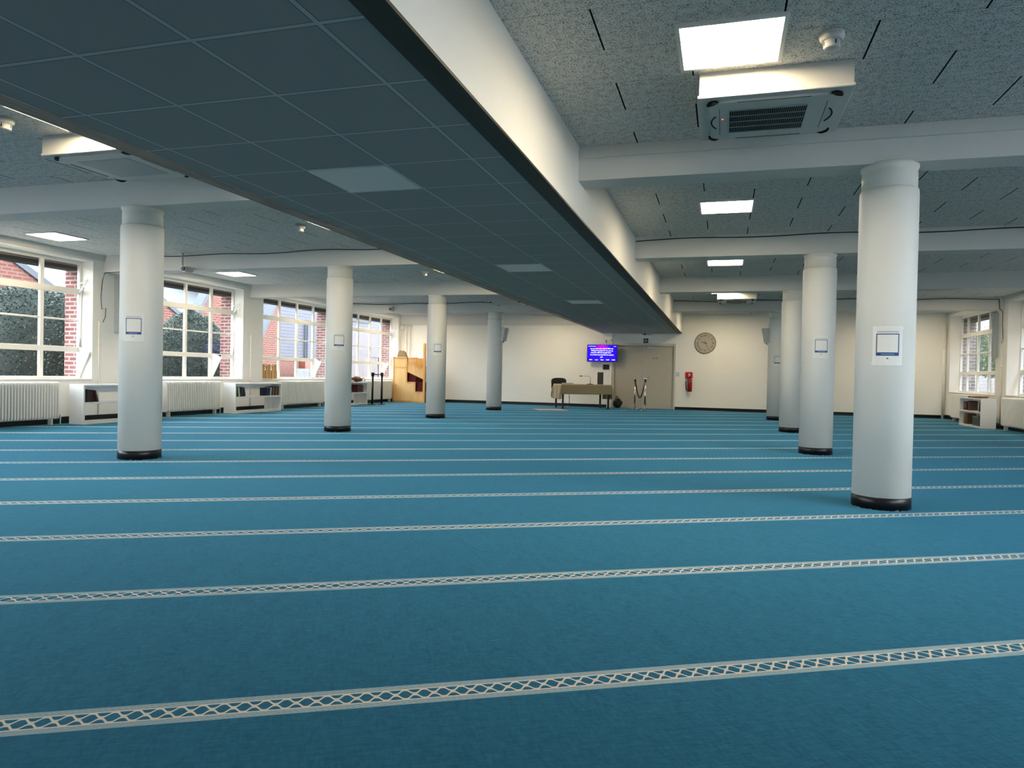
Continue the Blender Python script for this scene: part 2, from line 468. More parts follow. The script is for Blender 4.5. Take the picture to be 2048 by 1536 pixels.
struct(b.build('baseboard_far', M['skirt']), 'black baseboard along the end wall', 'baseboard')
struct(MB().box(XL, XL+.015, YB, YF-.02, 0, .11).build('baseboard_left', M['skirt']), 'black baseboard along the left wall', 'baseboard')
struct(MB().box(XR-.015, XR, YB, YF-.02, 0, .11).build('baseboard_right', M['skirt']), 'black baseboard along the right wall', 'baseboard')
# ledges over the windows
b = MB(); b.box(XL, XL+.035, YB, YF-.13, 2.835, ZC); struct(b.build('trim_13', M['beam']), 'white ledge along the top of the left wall', 'trim')
b = MB(); b.box(XR-.035, XR, YB, YF, 2.86, ZC); struct(b.build('trim_14', M['beam']), 'white ledge along the top of the right wall', 'trim')

# ---------------------------------------------------------------- windows
def window(idx, X, s, y0, y1, verts, cheeks, rod, label):
    G = X + s*.27
    b = MB()
    def bx(a, c, ya, yb, za, zb): b.box(min(a, c), max(a, c), ya, yb, za, zb, .004)
    f0, f1 = G - s*.03, G + s*.03
    bx(f0, f1, y0, y0+.05, .72, 2.80); bx(f0, f1, y1-.05, y1, .72, 2.80)
    bx(f0, f1, y0+.05, y1-.05, 2.735, 2.80); bx(f0, f1, y0+.05, y1-.05, .72, .785)
    bx(f0, f1, y0+.05, y1-.05, 2.21, 2.315); bx(f0, f1, y0+.05, y1-.05, 1.21, 1.30)
    bx(f0+s*.012, f1-s*.012, y0+.05, y1-.05, 1.748, 1.778)
    for v in verts: bx(f0+s*.005, f1-s*.005, v-.034, v+.034, .78, 2.74)
    w = struct(b.build('window_%d' % idx, M['frame']), label, 'window')
    gp = MB(); gp._face([gp.bm.verts.new(q) for q in ((G, y0+.04, .77), (G, y1-.04, .77), (G, y1-.04, 2.75), (G, y0+.04, 2.75))]); gp.build('glass_pane', M['glass'], w)
    sb = MB(); a, c = X - s*.012, G - s*.03
    sb.box(min(a, c), max(a, c), y0, y1, .715, .745, .006); sb.build('window_sill', M['sill'], w)
    for cy in cheeks:
        c2 = MB(); g = G - s*.03
        c2.prism([(g, .79), (g - s*.01, .79), (g - s*.245, 1.215), (g, 1.30)], 'y', cy-.012, cy+.012)
        c2.build('draught_cheek', M['white'], w)
        MB().box(min(g, g-s*.035), max(g, g-s*.035), cy+.20, cy+.24, 1.235, 1.275, .008).build('window_catch', M['black'], w)
    if rod is not None:
        r = MB(); g = G - s*.06
        r.tube([(g, rod, 1.3), (g, rod, 1.6), (g - s*.012, rod, 1.9), (g - s*.02, rod, 2.2), (g - s*.01, rod, 2.30)], .009)
        r.tube([(g, rod, 2.27), (g - s*.16, rod, 2.47)], .011); r.tube([(g - s*.16, rod, 2.47), (g + s*.03, rod, 2.40)], .011); r.tube([(g, rod-.02, 2.24), (g - s*.09, rod-.02, 2.33)], .02)
        r.build('opening_rod', M['white'], w)
        k = MB(); k.tube([(g, rod, 1.45), (g, rod, 1.30)], .016); k.build('rod_handle', M['silver'], w)
wn = [0]
def nextw(): wn[0] += 1; return wn[0]
lw = {3: 'nearest left window filled by a dark clipped yew', 4: 'second left window with a domed yew outside', 5: 'third left window with wooden stands on its sill', 6: 'farthest left window beside the wooden pulpit'}
for i in (3, 4, 5, 6, 0, 1, 2):
    y0, y1 = LOP[i]; p = PIERS[i+1]
    window(nextw(), XL, -1, y0, y1, [p-1.12, p-1.90, p-2.68], [p-.40] if i == 3 else [p-1.08], p-.42, lw.get(i, 'left window beside and behind the viewer'))
rw = {6: 'farthest right window above the cream radiator', 5: 'second right window at the picture edge'}
for i in (6, 5, 4, 3, 2, 1, 0):
    y0, y1 = ROP[i]; 
    window(nextw(), XR, 1, y0, y1, [y1-.56, y1-1.36, y1-2.18], [], y0+.09 if i == 6 else None, rw.get(i, 'right window beside and behind the viewer'))

# ---------------------------------------------------------------- double door
b = MB(); b.box(DX0-.06, DX0, YF-.03, YF+.088, 0, DZ+.07); b.box(DX1, DX1+.05, YF-.03, YF+.088, 0, DZ+.07); b.box(DX0, DX1, YF-.03, YF+.088, DZ, DZ+.07)
dr = struct(b.build('door_1', M['doorframe']), 'beige double door under the end of the dropped ceiling', 'door')
xm = -2.345
MB().box(DX0+.004, xm-.004, YF+.03, YF+.075, .008, DZ-.004, .003).build('door_leaf', M['doorpaint'], dr)
MB().box(xm+.004, DX1-.004, YF+.03, YF+.075, .008, DZ-.004, .003).build('door_leaf', M['doorpaint'], dr)
MB().box(xm-.012, xm+.016, YF+.018, YF+.03, .01, DZ-.01).build('cover_strip', M['doorframe'], dr)
h = MB(); h.tube([(xm+.09, YF+.03, .98), (xm+.09, YF-.02, .98), (xm+.2, YF-.02, .98)], .011); h.build('door_handle', M['metal'], dr)
b = MB().box(xm+.10, xm+.30, YF-.005, YF+.03, DZ-.09, DZ-.03, .005); b.build('door_closer', M['aluminium'], dr)
b = MB()
for k in range(6): b.box(-2.085+k*.033, -2.064+k*.033, YF+.024, YF+.03, 1.545+.01*(k % 3), 1.585-.012*((k*2) % 3))
b.build('lettering', M['ink'], dr)

# ---------------------------------------------------------------- columns
def column(x, y, label):
    t = thing('column', label, 'column', (x, y, 0), 0, 'round white columns')
    MB().lathe([(.209, .0), (.209, 2.425), (.207, 2.445), (.203, 2.456), (.196, 2.460)], n=64).build('shaft', M['column'], t)
    MB().lathe([(.196, 2.44), (.196, 2.582), (.192, 2.592), (.192, 2.602), (.199, 2.612), (.205, 2.628), (.203, 2.652)], n=64).build('capital', M['column'], t)
    bb = MB().lathe([(.2115, 0.0), (.2115, .092), (.209, .094)], n=64); bb.build('base_band', M['band'], t)
    return t
CX1, CX0 = 1.213, -5.948
cols = {}
for k, (x, y, l) in enumerate([
    (CX1, 6.17, 'tall white round column nearest the viewer at right with a taped notice'),
    (CX1, 10.265, 'second white column of the right row, partly behind the nearest one'),
    (CX1+.04, 14.35, 'third white column of the right row, squeezed between two others'),
    (CX1+.05, 18.48, 'farthest white column of the right row with a wedge speaker'),
    (CX0, 6.17, 'white round column nearest the viewer at left, before the windows'),
    (CX0, 10.25, 'second white column of the left row, before the third window'),
    (CX0, 14.35, 'third white column of the left row, beside the wooden pulpit'),
    (CX0, 18.46, 'farthest white column of the left row, in front of the end wall')]):
    cols[k] = column(x, y, l)

# ---------------------------------------------------------------- notices taped to columns
def arc_patch(b, R, a0, a1, z0, z1, th=.0012, n=10):
    """curved sheet, angle 0 faces -y"""
    ins, outs = [], []
    for i in range(n+1):
        a = a0 + (a1-a0)*i/n
        for lst, r in ((ins, R), (outs, R+th)):
            lst.append([b.bm.verts.new((r*math.sin(a), -r*math.cos(a), z)) for z in (z0, z1)])
    for i in range(n):
        b._face([outs[i][0], outs[i+1][0], outs[i+1][1], outs[i][1]]); b._face([ins[i][0], ins[i][1], ins[i+1][1], ins[i+1][0]])
        b._face([ins[i][0], ins[i+1][0], outs[i+1][0], outs[i][0]]); b._face([ins[i][1], outs[i][1], outs[i+1][1], ins[i+1][1]])
    b._face([ins[0][0], outs[0][0], outs[0][1], ins[0][1]]); b._face([ins[n][0], ins[n][1], outs[n][1], outs[n][0]])
def notice(x, y, a, zb, label):
    t = thing('notice', label, 'notice', (x, y, zb), a, 'notices taped to columns')
    R = .2105; W = .21
    def patch(nm, m, s0, s1, z0, z1, off, **k):
        b = MB(); arc_patch(b, R+off, s0/R, s1/R, z0, z1); return b.build(nm, m, t)
    patch('paper', M['paper'], -W/2, W/2, 0, .297, 0)
    f = MB()
    for s0, s1, z0, z1 in ((-.078, .078, .213+.02, .220+.02), (-.078, -.072, .073, .24), (.072, .078, .073, .24), (-.078, .078, .073, .098)):
        arc_patch(f, R+.0016, s0/R, s1/R, z0, z1, n=8)
    f.build('blue_frame', M['blue'], t)['label'] = 'blue printed frame with a caption band'
    patch('caption', M['printlight'], -.045, .045, .083, .088, .0032)
    patch('heading', M['printdark'], -.072, .072, .2525, .2555, .0016)
    patch('mark', M['greyplastic'], -.006, .006, .048, .057, .0016)
    for s0, s1, z0, z1 in ((W/2-.035, W/2+.012, .272, .287), (-W/2-.012, -W/2+.03, .01, .02)):
        tp_ = MB(); arc_patch(tp_, R+.0016, s0/R, s1/R, z0, z1, n=4); tp_.build('tape', M['paper'], t)
    return t
def face(x, y, off): return math.atan2(x, y)*-1 + math.radians(off)
for x, y, off, zb, l in [
    (CX1, 6.17, 5, 1.10, 'white paper notice with blue frame on the nearest right column'),
    (CX1, 10.265, 11, 1.27, 'white paper notice with blue frame on the second right column'),
    (CX1+.05, 18.48, 6, 1.30, 'small white notice on the farthest right column, half hidden'),
    (CX0, 6.17, -21, 1.235, 'white paper notice with blue frame on the nearest left column'),
    (CX0, 10.25, 0, 1.295, 'white paper notice with blue frame on the second left column'),
    (CX0, 14.35, 6, 1.345, 'white paper notice with blue frame on the third left column')]:
    notice(x, y, face(x, y, off), zb, l)

# ---------------------------------------------------------------- ceiling lights
def light_panel(x, y, label):
    t = thing('ceiling_light', label, 'ceiling light', (x, y, ZC), 0, 'square ceiling light panels')
    b = MB()
    for a in ((-.3, .3, -.3, -.275), (-.3, .3, .275, .3), (-.3, -.275, -.275, .275), (.275, .3, -.275, .275)): b.box(*a, -.02, -.001, .002)
    b.build('frame', M['white'], t)
    MB().box(-.275, .275, -.275, .275, -.013, -.003).build('diffuser', M['lamp'], t)
    return t
L0 = light_panel(0.0, 4.35, 'large lit square panel nearest the viewer, beside the air conditioner')
for x, y, l in [
    (0, 8.43, 'second lit panel of the row right of the dropped ceiling'),
    (0, 12.45, 'third lit panel of the row right of the dropped ceiling'),
    (0, 16.62, 'farthest lit panel on the right, half hidden by an air conditioner'),
    (-4.96, 4.35, 'lit panel cut off by the left fascia near the left picture edge'),
    (-4.96, 8.45, 'second lit panel peeping past the left fascia'),
    (-4.96, 12.65, 'third lit panel peeping past the left fascia'),
    (-4.96, 20.75, 'farthest lit panel left of the fascia, a bright speck'),
    (-9.72, 8.42, 'lit panel above the nearest left window'),
    (-9.62, 12.45, 'lit panel above the second left window'),
    (-9.62, 16.55, 'lit panel peeping out beside the second left column'),
    (4.64, 16.4, 'lit panel near the right window wall'),
    (4.64, 20.75, 'farthest lit panel near the right window wall'),
    (0, 20.75, 'lit panel of the right row hidden behind the farthest beam'), (-9.62, 20.75, 'lit panel in the far left bay, hidden behind the farthest beam')]:
    dup(L0, (x, y, ZC), l)
# unlit flush panels in the dropped ceiling
def unlit(y, l):
    t = thing('unlit_light', l, 'unlit ceiling light', (GX+.6*1.5, y, SZ), 0, 'unlit panels in the dropped ceiling')
    MB().box(-.285, .285, -.285, .285, -.004, -.0005).build('diffuser', M['white'], t)
    b = MB()
    for a in ((-.296, .296, -.296, -.285), (-.296, .296, .285, .296), (-.296, -.285, -.285, .285), (.285, .296, -.285, .285)): b.box(*a, -.006, -.0005)
    b.build('frame', M['aluminium'], t)
unlit(GY+.6*4.5, 'unlit pale panel in the dropped ceiling nearest the viewer')
unlit(GY+.6*11.5, 'unlit pale panel halfway along the dropped ceiling')
unlit(GY+.6*18.5, 'farthest unlit pale panel in the dropped ceiling')

# ---------------------------------------------------------------- air conditioners
def ac(x, y, label):
    t = thing('air_conditioner', label, 'air conditioner', (x, y, ZC), 0, 'ceiling cassette air conditioners')
    W, D, Z0, Z1 = .46, .42, -.165, 0
    MB().box(-W+.004, W-.004, -D, D, Z0+.02, Z1, .004).build('casing', M['acwhite'], t)
    b = MB().box(-W-.006, W+.006, -D-.004, D+.004, Z0, Z0+.022, .008)
    pts = []
    for cx, cy, a0 in ((W-.14, D-.14, 0), (-W+.14, D-.14, 90), (-W+.14, -D+.14, 180), (W-.14, -D+.14, 270)):
        for k in range(7): a = math.radians(a0+15*k); pts.append((cx+.075*math.cos(a), cy+.075*math.sin(a)))
    b.prism(pts, 'z', Z0-.016, Z0+.001)
    b.build('face_panel', M['acwhite'], t)
    gp = MB().box(-.265, .215, -.215, .215, Z0-.0175, Z0-.0158); gp.build('intake_opening', M['blackgap'], t)
    g = MB()
    for k in range(41): g.box(-.265+k*.012-.0014, -.265+k*.012+.0014, -.215, .215, Z0-.021, Z0-.0176)
    for k in range(5): g.box(-.267, .217, -.215+k*.1075-.002, -.215+k*.1075+.002, Z0-.0225, Z0-.0178)
    g.build('intake_grille', M['grille'], t)
    for sx in (-1, 1):
        MB().tube([(sx*(W-.075-.03*(q/4)**2), .03*q, Z0-.015) for q in range(-4, 5)], .006, 6).build('air_slot', M['blackgap'], t)
        MB().box(-.22, .22, sx*(D-.066)-.002, sx*(D-.066)+.002, Z0-.0185, Z0-.0158).build('flap_edge', M['blackgap'], t)
        MB().box(sx*.33-.0015, sx*.33+.0015, -.25, .25, Z0-.0175, Z0-.0158).build('flap_edge', M['blackgap'], t)
        for sy in (-1, 1):
            MB().tube([((W-.125+.075*math.sin(q*.26))*sx, (D-.140+.084*math.cos(q*.26))*sy, Z0-.010) for q in range(0, 6)], [.004, .014, .018, .017, .012, .004], 8).build('corner_vent', M['blackgap'], t)
    MB().lathe([(.006, 0), (.006, -.004)], (-.31, -.06, Z0-.016), 12).build('status_light', M['amber'], t)
    return t
A0 = ac(.27, 5.16, 'white cassette air conditioner nearest the viewer, beside the large lit panel')
dup(A0, (.27, 17.2, ZC), 'small distant cassette air conditioner right of the dropped ceiling', PI/2)
# the left units sit at the mirror-image place and have closed grey centre panels
def ac_left(x, y, label):
    t = thing('air_conditioner', label, 'air conditioner', (x, y, ZC), 0, 'ceiling cassette air conditioners')
    W, D, Z0, Z1 = .46, .42, -.165, 0
    MB().box(-W+.004, W-.004, -D, D, Z0+.02, Z1, .004).build('casing', M['acwhite'], t)
    b = MB().box(-W-.006, W+.006, -D-.004, D+.004, Z0, Z0+.022, .008)
    pts = []
    for cx, cy, a0 in ((W-.14, D-.14, 0), (-W+.14, D-.14, 90), (-W+.14, -D+.14, 180), (W-.14, -D+.14, 270)):
        for k in range(7): a = math.radians(a0+15*k); pts.append((cx+.075*math.cos(a), cy+.075*math.sin(a)))
    b.prism(pts, 'z', Z0-.012, Z0+.001); b.build('face_panel', M['acwhite'], t)
    MB().box(-.27, .27, -.24, .24, Z0-.0165, Z0-.0118, .002).build('centre_panel', M['conduit'], t)
    for sx in (-1, 1):
        MB().box(sx*(W-.075)-.003, sx*(W-.075)+.003, -.2, .2, Z0-.0145, Z0-.0118).build('air_slot', M['blackgap'], t)
        for sy in (-1, 1):
            MB().tube([((W-.125+.075*math.sin(q*.26))*sx, (D-.140+.084*math.cos(q*.26))*sy, Z0-.008) for q in range(0, 6)], [.004, .014, .018, .017, .012, .004], 8).build('corner_vent', M['blackgap'], t)
    return t
ac_left(-5.19, 5.16, 'white cassette air conditioner at left, half behind the dropped ceiling')
ac_left(-5.19, 17.2, 'distant cassette air conditioner left of the dropped ceiling')

# ---------------------------------------------------------------- smoke detectors
def smoke(x, y, label):
    t = thing('smoke_detector', label, 'smoke detector', (x, y, ZC), 0, 'ceiling smoke detectors')
    MB().lathe([(.06, -.001), (.066, -.008), (.066, -.03), (.058, -.045), (.05, -.05)], n=32).build('base', M['acwhite'], t)
    MB().lathe([(.044, -.048), (.044, -.085), (.040, -.092), (.02, -.095)], n=32).build('sensor_head', M['acwhite'], t)
    for k in range(4):
        a = math.radians(20+90*k)
        b = MB(); b.box(-.004, .004, -.001, .0015, -.078, -.056, m=Matrix.Rotation(a+PI/2, 4, 'Z') @ Matrix.Translation((0, -.044, 0))); b.build('slit', M['black'], t)
    return t
D0 = smoke(.545, 4.36, 'round smoke detector right of the large lit panel')
for x, y, l in [(-5.53, 4.32, 'smoke detector at the left picture edge'), (-5.50, 8.42, 'smoke detector beside the second left panel'), (-5.54, 12.7, 'smoke detector beside the third left panel')]:
    dup(D0, (x, y, ZC), l)

# ---------------------------------------------------------------- radiators
def radiator(side, y0, y1, label, smooth=False):
    X_ = XL if side < 0 else XR; s = -side               # s points into the room
    t = thing('radiator', label, 'radiator', (X_, (y0+y1)/2, 0))
    L = (y1-y0)/2
    xa, xb = s*.09, s*.225
    lo, hi = min(xa, xb), max(xa, xb)
    b = MB()
    if smooth:
        b.box(lo, hi, -L, L, .10, .70, .012)
    else:
        n = int(round((y1-y0)/.05)); p = (y1-y0)/n
        for k in range(n):
            c = -L + (k+.5)*p; w = p*.31
            prof = []
            for (zz, hh) in ((.095, .55), (.105, .85), (.13, 1), (.665, 1), (.69, .85), (.70, .5)): prof.append((zz, hh))
            mx = (lo+hi)/2; hx = (hi-lo)/2
            b.prism([(mx-hx*prof[i][1], prof[i][0]) for i in range(6)] + [(mx+hx*prof[i][1], prof[i][0]) for i in range(5, -1, -1)], 'y', c-w, c+w)
        b.tube([(mx, -L+.02, .13), (mx, L-.02, .13)], .02); b.tube([(mx, -L+.02, .665), (mx, L-.02, .665)], .02)
    body = b.build('body', M['rad'], t)
    if not smooth:
        bv = body.modifiers.new('b', 'BEVEL'); bv.width = .006; bv.segments = 2
    f = MB()
    for yy in (-L+.12, L-.12): MB().box(lo+.03, hi-.03, yy-.015, yy+.015, 0, .10).build('foot', M['rad'], t)
    v = MB(); ye = L+.02 if side < 0 else -L-.02; sg = 1 if side < 0 else -1
    v.tube([(s*.15, ye-sg*.03, .15), (s*.15, ye+sg*.05, .15), (s*.15, ye+sg*.05, .0)], .012); v.tube([(s*.15, ye+sg*.03, .15), (s*.15, ye+sg*.06, .15)], .022)
    v.build('valve', M['white'], t)
    return t
radiator(-1, 7.3, 9.09, 'ribbed white radiator at the left picture edge')
radiator(-1, 11.42, 12.99, 'ribbed white radiator under the second left window')
radiator(-1, 15.2, 17.15, 'ribbed white radiator under the third left window')
radiator(-1, 19.3, 21.35, 'ribbed white radiator behind the two black queue posts')
radiator(1, 15.2, 17.6, 'ribbed white radiator at the right picture edge')
radiator(1, 19.42, 21.1, 'smooth cream radiator left of the white bookshelf on the right', True)

# ---------------------------------------------------------------- bookshelves
def shelf(side, y0, y1, label, div=None):
    X_ = XL if side < 0 else XR; s = -side
    t = thing('bookshelf', label, 'bookshelf', (X_, y0, 0))
    L = y1-y0; xa, xb = s*.22, s*.52
    lo, hi = min(xa, xb), max(xa, xb); T = .03
    MB().box(lo, hi, 0, T, 0, .66, .002).build('side_panel', M['white'], t)
    MB().box(lo, hi, L-T, L, 0, .66, .002).build('side_panel', M['white'], t)
    MB().box(lo, hi, T, L-T, .63, .66, .002).build('top_panel', M['white'], t)
    MB().box(lo, hi, T, L-T, .335, .365, .002).build('shelf_board', M['white'], t)
    MB().box(lo, hi, T, L-T, 0.0, .045, .002).build('bottom_board', M['white'], t)
    r = MB()
    xr = s*.225; r.box(min(xr, xr+s*.015), max(xr, xr+s*.015), T, L-T, .52, .63); 
    r.build('back_rail', M['white'], t)
    if div: MB().box(lo+.01, hi-.12, div, div+.02, .045, .335).build('divider', M['white'], t)
    return t
shelf(-1, 9.26, 10.99, 'low white bookshelf half behind the nearest left column')
shelf(-1, 13.08, 14.76, 'low white bookshelf between the second and third left windows', 1.42)
shelf(-1, 17.35, 19.07, 'low white bookshelf right of the second left column, with a picture on top', 1.4)
shelf(1, 17.86, 19.33, 'low white bookshelf against the right wall with a wooden tray on top')

def book(loc, w, h, d, col, label, lean=0, faceax=1, group=None):
    """upright book: thickness w along y, height h, depth d along x; its spine towards +x*faceax"""
    m = BOOKM.get(col)
    if m is None: m = BOOKM[col] = mat('book_cover', col, rough=.55, var=.15, vscale=20)
    t = thing('book', label, 'book', loc, 0, group)
    c = MB(); c.box(0, d, -w/2, -w/2+.003, 0, h); c.box(0, d, w/2-.003, w/2, 0, h)
    xs = (d-.003, d) if faceax > 0 else (0, .003)
    c.box(xs[0], xs[1], -w/2+.003, w/2-.003, 0, h)
    co = c.build('cover', m, t)
    p = MB(); p.box(.004, d-.006, -w/2+.003, w/2-.003, .003, h-.004); p.build('pages', M['pagecream'], t)
    t.rotation_euler.x = lean
    return t
BOOKM = {}
BL = (.006, .007, .009); BR = (.05, .02, .012); GR = (.03, .03, .035); NV = (.006, .01, .03); TAN = (.22, .13, .07); MAR = (.08, .008, .01); WH = (.5, .5, .46); GRN = (.03, .05, .03)
def row(side, y, z, specs, group, xoff=.44):
    """specs: (width, height, colour, lean in degrees, label)"""
    prev = 0
    for w, h, c, ln, lab in specs:
        a = math.radians(ln)
        y += w/2/math.cos(a) + h*max(0, math.tan(a)-math.tan(prev)); prev = a
        if side < 0: x = XL + xoff - .18
        else: x = XR - xoff
        lift = abs(math.sin(a))*w/2
        book((x, y, z+lift+.001), w, h, .18, c, lab, a, -side, group)
        y += w/2/math.cos(a) + .004
row(-1, 9.30, .365, [(.05, .215, BL, 0, 'black book against the side of the nearest left shelf'), (.045, .21, (.03, .022, .018), 0, 'dark brown book second from the left in the nearest left shelf'),
    (.045, .205, MAR, 0, 'dark red book in the nearest left shelf'), (.035, .2, BL, 0, 'black upright book beside the leaning one in the nearest left shelf'), (.03, .195, BR, 17, 'leaning brown book at the end of the nearest left row')], 'books in the nearest left shelf', .5)
row(-1, 13.13, .365, [(.05, .19, GRN, 8, 'dark green book first at left in the second left shelf'), (.05, .205, WH, 9, 'pale-spined book in the second left shelf'), (.06, .205, BL, 10, 'tall black book in the second left shelf'), (.05, .2, GR, 11, 'charcoal book in the second left shelf'), (.05, .19, BL, 13, 'last leaning black book of the left group in the second left shelf')], 'books at the left of the second left shelf', .5)
row(-1, 14.20, .365, [(.13, .18, NV, 0, 'thick navy box file in the second left shelf'), (.045, .19, WH, -9, 'white-spined book beside the navy box file'), (.05, .2, (.03, .02, .015), -9, 'dark brown leaning book in the right group of the second left shelf'), (.045, .2, TAN, -8, 'tan book in the right group of the second left shelf'), (.05, .205, BL, -7, 'black book in the right group of the second left shelf'), (.04, .205, TAN, -5, 'last tan book near the right side of the second left shelf'), (.06, .21, BR, 0, 'brown book against the right side of the second left shelf')], 'books at the right of the second left shelf', .5)
row(-1, 18.50, .365, [(.045, .22, MAR, 0, 'first maroon book in the shelf by the queue posts'), (.05, .22, (.05, .03, .025), 0, 'dark brown book second among the maroon ones'), (.05, .215, MAR, 0, 'second maroon book in the shelf by the queue posts'), (.05, .22, (.035, .025, .022), 0, 'near black book in the shelf by the queue posts'), (.06, .22, (.06, .02, .015), 0, 'red brown book in the shelf by the queue posts'), (.06, .21, (.045, .03, .025), 0, 'dark book last before the side panel by the queue posts')], 'books in the shelf by the queue posts', .5)
row(1, 18.72, .365, [(.03, .2, (.12, .06, .05), 0, 'thin rosy book near the middle of the right shelf'), (.05, .22, BL, 0, 'black book beside the red gold box in the right shelf')], 'books in the right shelf, upper board', .5)
row(1, 17.93, .365, [(.04, .22, NV, 0, 'navy book against the near side of the right shelf'), (.035, .21, BL, 14, 'black book leaning on the navy one in the right shelf')], 'books leaning in the right shelf', .5)
row(1, 18.78, .046, [(.05, .24, (.10, .06, .03), 8, 'olive brown book on the bottom board of the right shelf'), (.06, .24, (.07, .03, .02), 8, 'dark brown book on the bottom board of the right shelf'), (.05, .25, (.12, .06, .03), 8, 'brown book on the bottom board of the right shelf'), (.05, .24, TAN, 9, 'tan book on the bottom board of the right shelf'), (.05, .23, (.28, .17, .12), 10, 'pinkish tan book on the bottom board of the right shelf')], 'books on the bottom board of the right shelf', .5)
t = thing('decorated_box', 'dark red box with a gold square standing in the right shelf', 'box', (XR-.48, 19.06, .366))
MB().box(0, .16, -.11, .11, 0, .2, .004).build('box', BOOKM[MAR], t); MB().box(-.002, .0, -.06, .06, .05, .15).build('gold_square', BOOKM[TAN], t)
t = thing('basket', 'grey green plastic basket on the bottom board of the right shelf', 'basket', (XR-.5, 18.23, .046))
b = MB(); 
for a in ((0, .01, -.22, .22), (.24, .25, -.22, .22), (0, .25, -.22, -.21), (0, .25, .21, .22)): b.box(*a, 0, .2)
b.box(0, .25, -.22, .22, 0, .01); b.build('body', M['greyplastic'], t)
b = MB(); b.box(-.008, .258, -.228, .228, .195, .21, .004); b.build('rim', M['greyplastic'], t)
b = MB()
for i in range(8):
    for j in range(4): b.box(-.001, .0, -.18+i*.05, -.155+i*.05, .04+j*.035, .06+j*.035)
b.build('holes', M['blackgap'], t)
t = thing('tray', 'round wooden tray lying on top of the right bookshelf', 'tray', (XR-.36, 18.5, .661))
b = MB().lathe([(.10, 0), (.13, .004), (.15, .03), (.158, .042), (.15, .04), (.13, .014), (.01, .012)], n=40)
for v in b.bm.verts: v.co.y *= 2.6
b.build('bowl', M['traywood'], t)
t = thing('dark_clip', 'small dark object left of the wooden tray', 'object', (XR-.38, 19.08, .661)); MB().box(-.03, .03, -.05, .05, 0, .03, .01).build('body', M['black'], t)
# objects on and in the third left shelf
t = thing('framed_picture', 'dark ornate picture frame leaning on the shelf beside the second left column', 'picture frame', (XL+.33, 18.2, .661)); t.rotation_euler.y = math.radians(-8)
b = MB(); b.box(-.015, .015, -.13, -.09, 0, .42, .004); b.box(-.015, .015, .09, .13, 0, .42, .004); b.box(-.015, .015, -.09, .09, 0, .04, .004); b.box(-.015, .015, -.09, .09, .38, .42, .004)
b.build('frame', M['darkwood'], t); MB().box(-.008, .006, -.09, .09, .04, .38).build('picture', mat('picture_print', (.10, .10, .08), rough=.4, var=.8, vscale=25), t)
t = thing('leather_bag', 'brown leather bag slumped on top of the shelf by the queue posts', 'bag', (XL+.36, 18.68, .661))
b2 = bmesh.new(); bmesh.ops.create_icosphere(b2, subdivisions=4, radius=1)
for v in b2.verts:
    n_ = noise.noise(v.co*2.3)*.18
    v.co = Vector((v.co.x*.11*(1+n_), v.co.y*.28*(1+n_), max(-.0, (v.co.z*.5+.5))*.17*(1+n_*.6)*(1-.35*max(0, v.co.y))))
for f in b2.faces: f.smooth = True
b = MB(); b.merge(b2); b.build('body', M['leather'], t)
b = MB(); b.tube([(.06, .2, .08), (.07, .3, .13), (.08, .36, .06), (.09, .34, .01)], .012); b.tube([(.1, -.2, .03), (.12, 0, .02), (.11, .2, .03)], .014); b.build('strap', M['leather'], t)
t = thing('white_cloth', 'crumpled white cloth beside the leather bag', 'cloth', (XL+.47, 18.24, .661))
b2 = bmesh.new(); bmesh.ops.create_icosphere(b2, subdivisions=3, radius=1)
for v in b2.verts: v.co = Vector((v.co.x*.04, v.co.y*.1*(1+.3*noise.noise(v.co*3)), (v.co.z*.5+.5)*.05*(1+.5*noise.noise(v.co*4))))
b = MB(); b.merge(b2); b.build('folds', M['paper'], t)
t = thing('round_device', 'round dark device standing in the shelf by the queue posts', 'device', (XL+.42, 18.2, .366))
MB().lathe([(.09, -.03), (.11, -.015), (.11, .015), (.09, .03)], (0, 0, .13), 32, 'x').build('round_head', M['black'], t); MB().box(-.05, .05, -.07, .07, 0, .03, .006).build('foot', M['black'], t)
# wooden book stands on the sill
def book_stand(y, label):
    t = thing('book_stand', label, 'book stand', (XL-.09, y, .7455), 0, 'wooden book stands on the sill')
    pr = [(-.085, 0), (-.085, .16), (-.075, .21), (-.045, .24), (-.05, .265), (-.07, .29), (-.07, .325), (-.04, .35)]
    pts = pr + [(-a, c) for a, c in pr[::-1]]
    MB().prism(pts, 'x', .0, .018).build('front_board', M['standwood'], t); MB().prism(pts, 'x', -.05, -.032).build('back_board', M['standwood'], t)
    MB().box(-.032, 0, -.03, .03, .12, .135).build('hinge', M['standwood'], t)
book_stand(14.86, 'wooden folding book stand at the left of three, half behind the pier')
book_stand(15.09, 'middle of three wooden folding book stands on the sill')
book_stand(15.34, 'rightmost of three wooden folding book stands on the sill')

# ---------------------------------------------------------------- queue posts by the window
def black_post(x, y, label):
    t = thing('queue_post', label, 'queue post', (x, y, 0), 0, 'black queue posts by the radiator')
    MB().lathe([(.11, 0), (.11, .012), (.05, .025), (.03, .03)], n=32).build('base', M['black'], t)
    MB().lathe([(.030, .028), (.030, .84)], n=24).build('pole', M['black'], t)
    MB().lathe([(.030, .835), (.046, .85), (.046, .92), (.052, .93), (.04, .95)], n=24).build('head', M['black'], t)
    return t
P1 = black_post(-9.74, 18.72, 'left black queue post in front of the far left radiator')
P2 = dup(P1, (-9.66, 19.14, 0), 'right black queue post in front of the far left radiator')
b = MB().tube([(-9.735+.08*k/10*1.0, 18.77+.32*k/10, .905-.02*math.sin(PI*k/10)) for k in range(11)], .014)
tag(b.build('queue_rope', M['rope']), 'short dark red rope joining the two black queue posts', 'rope')

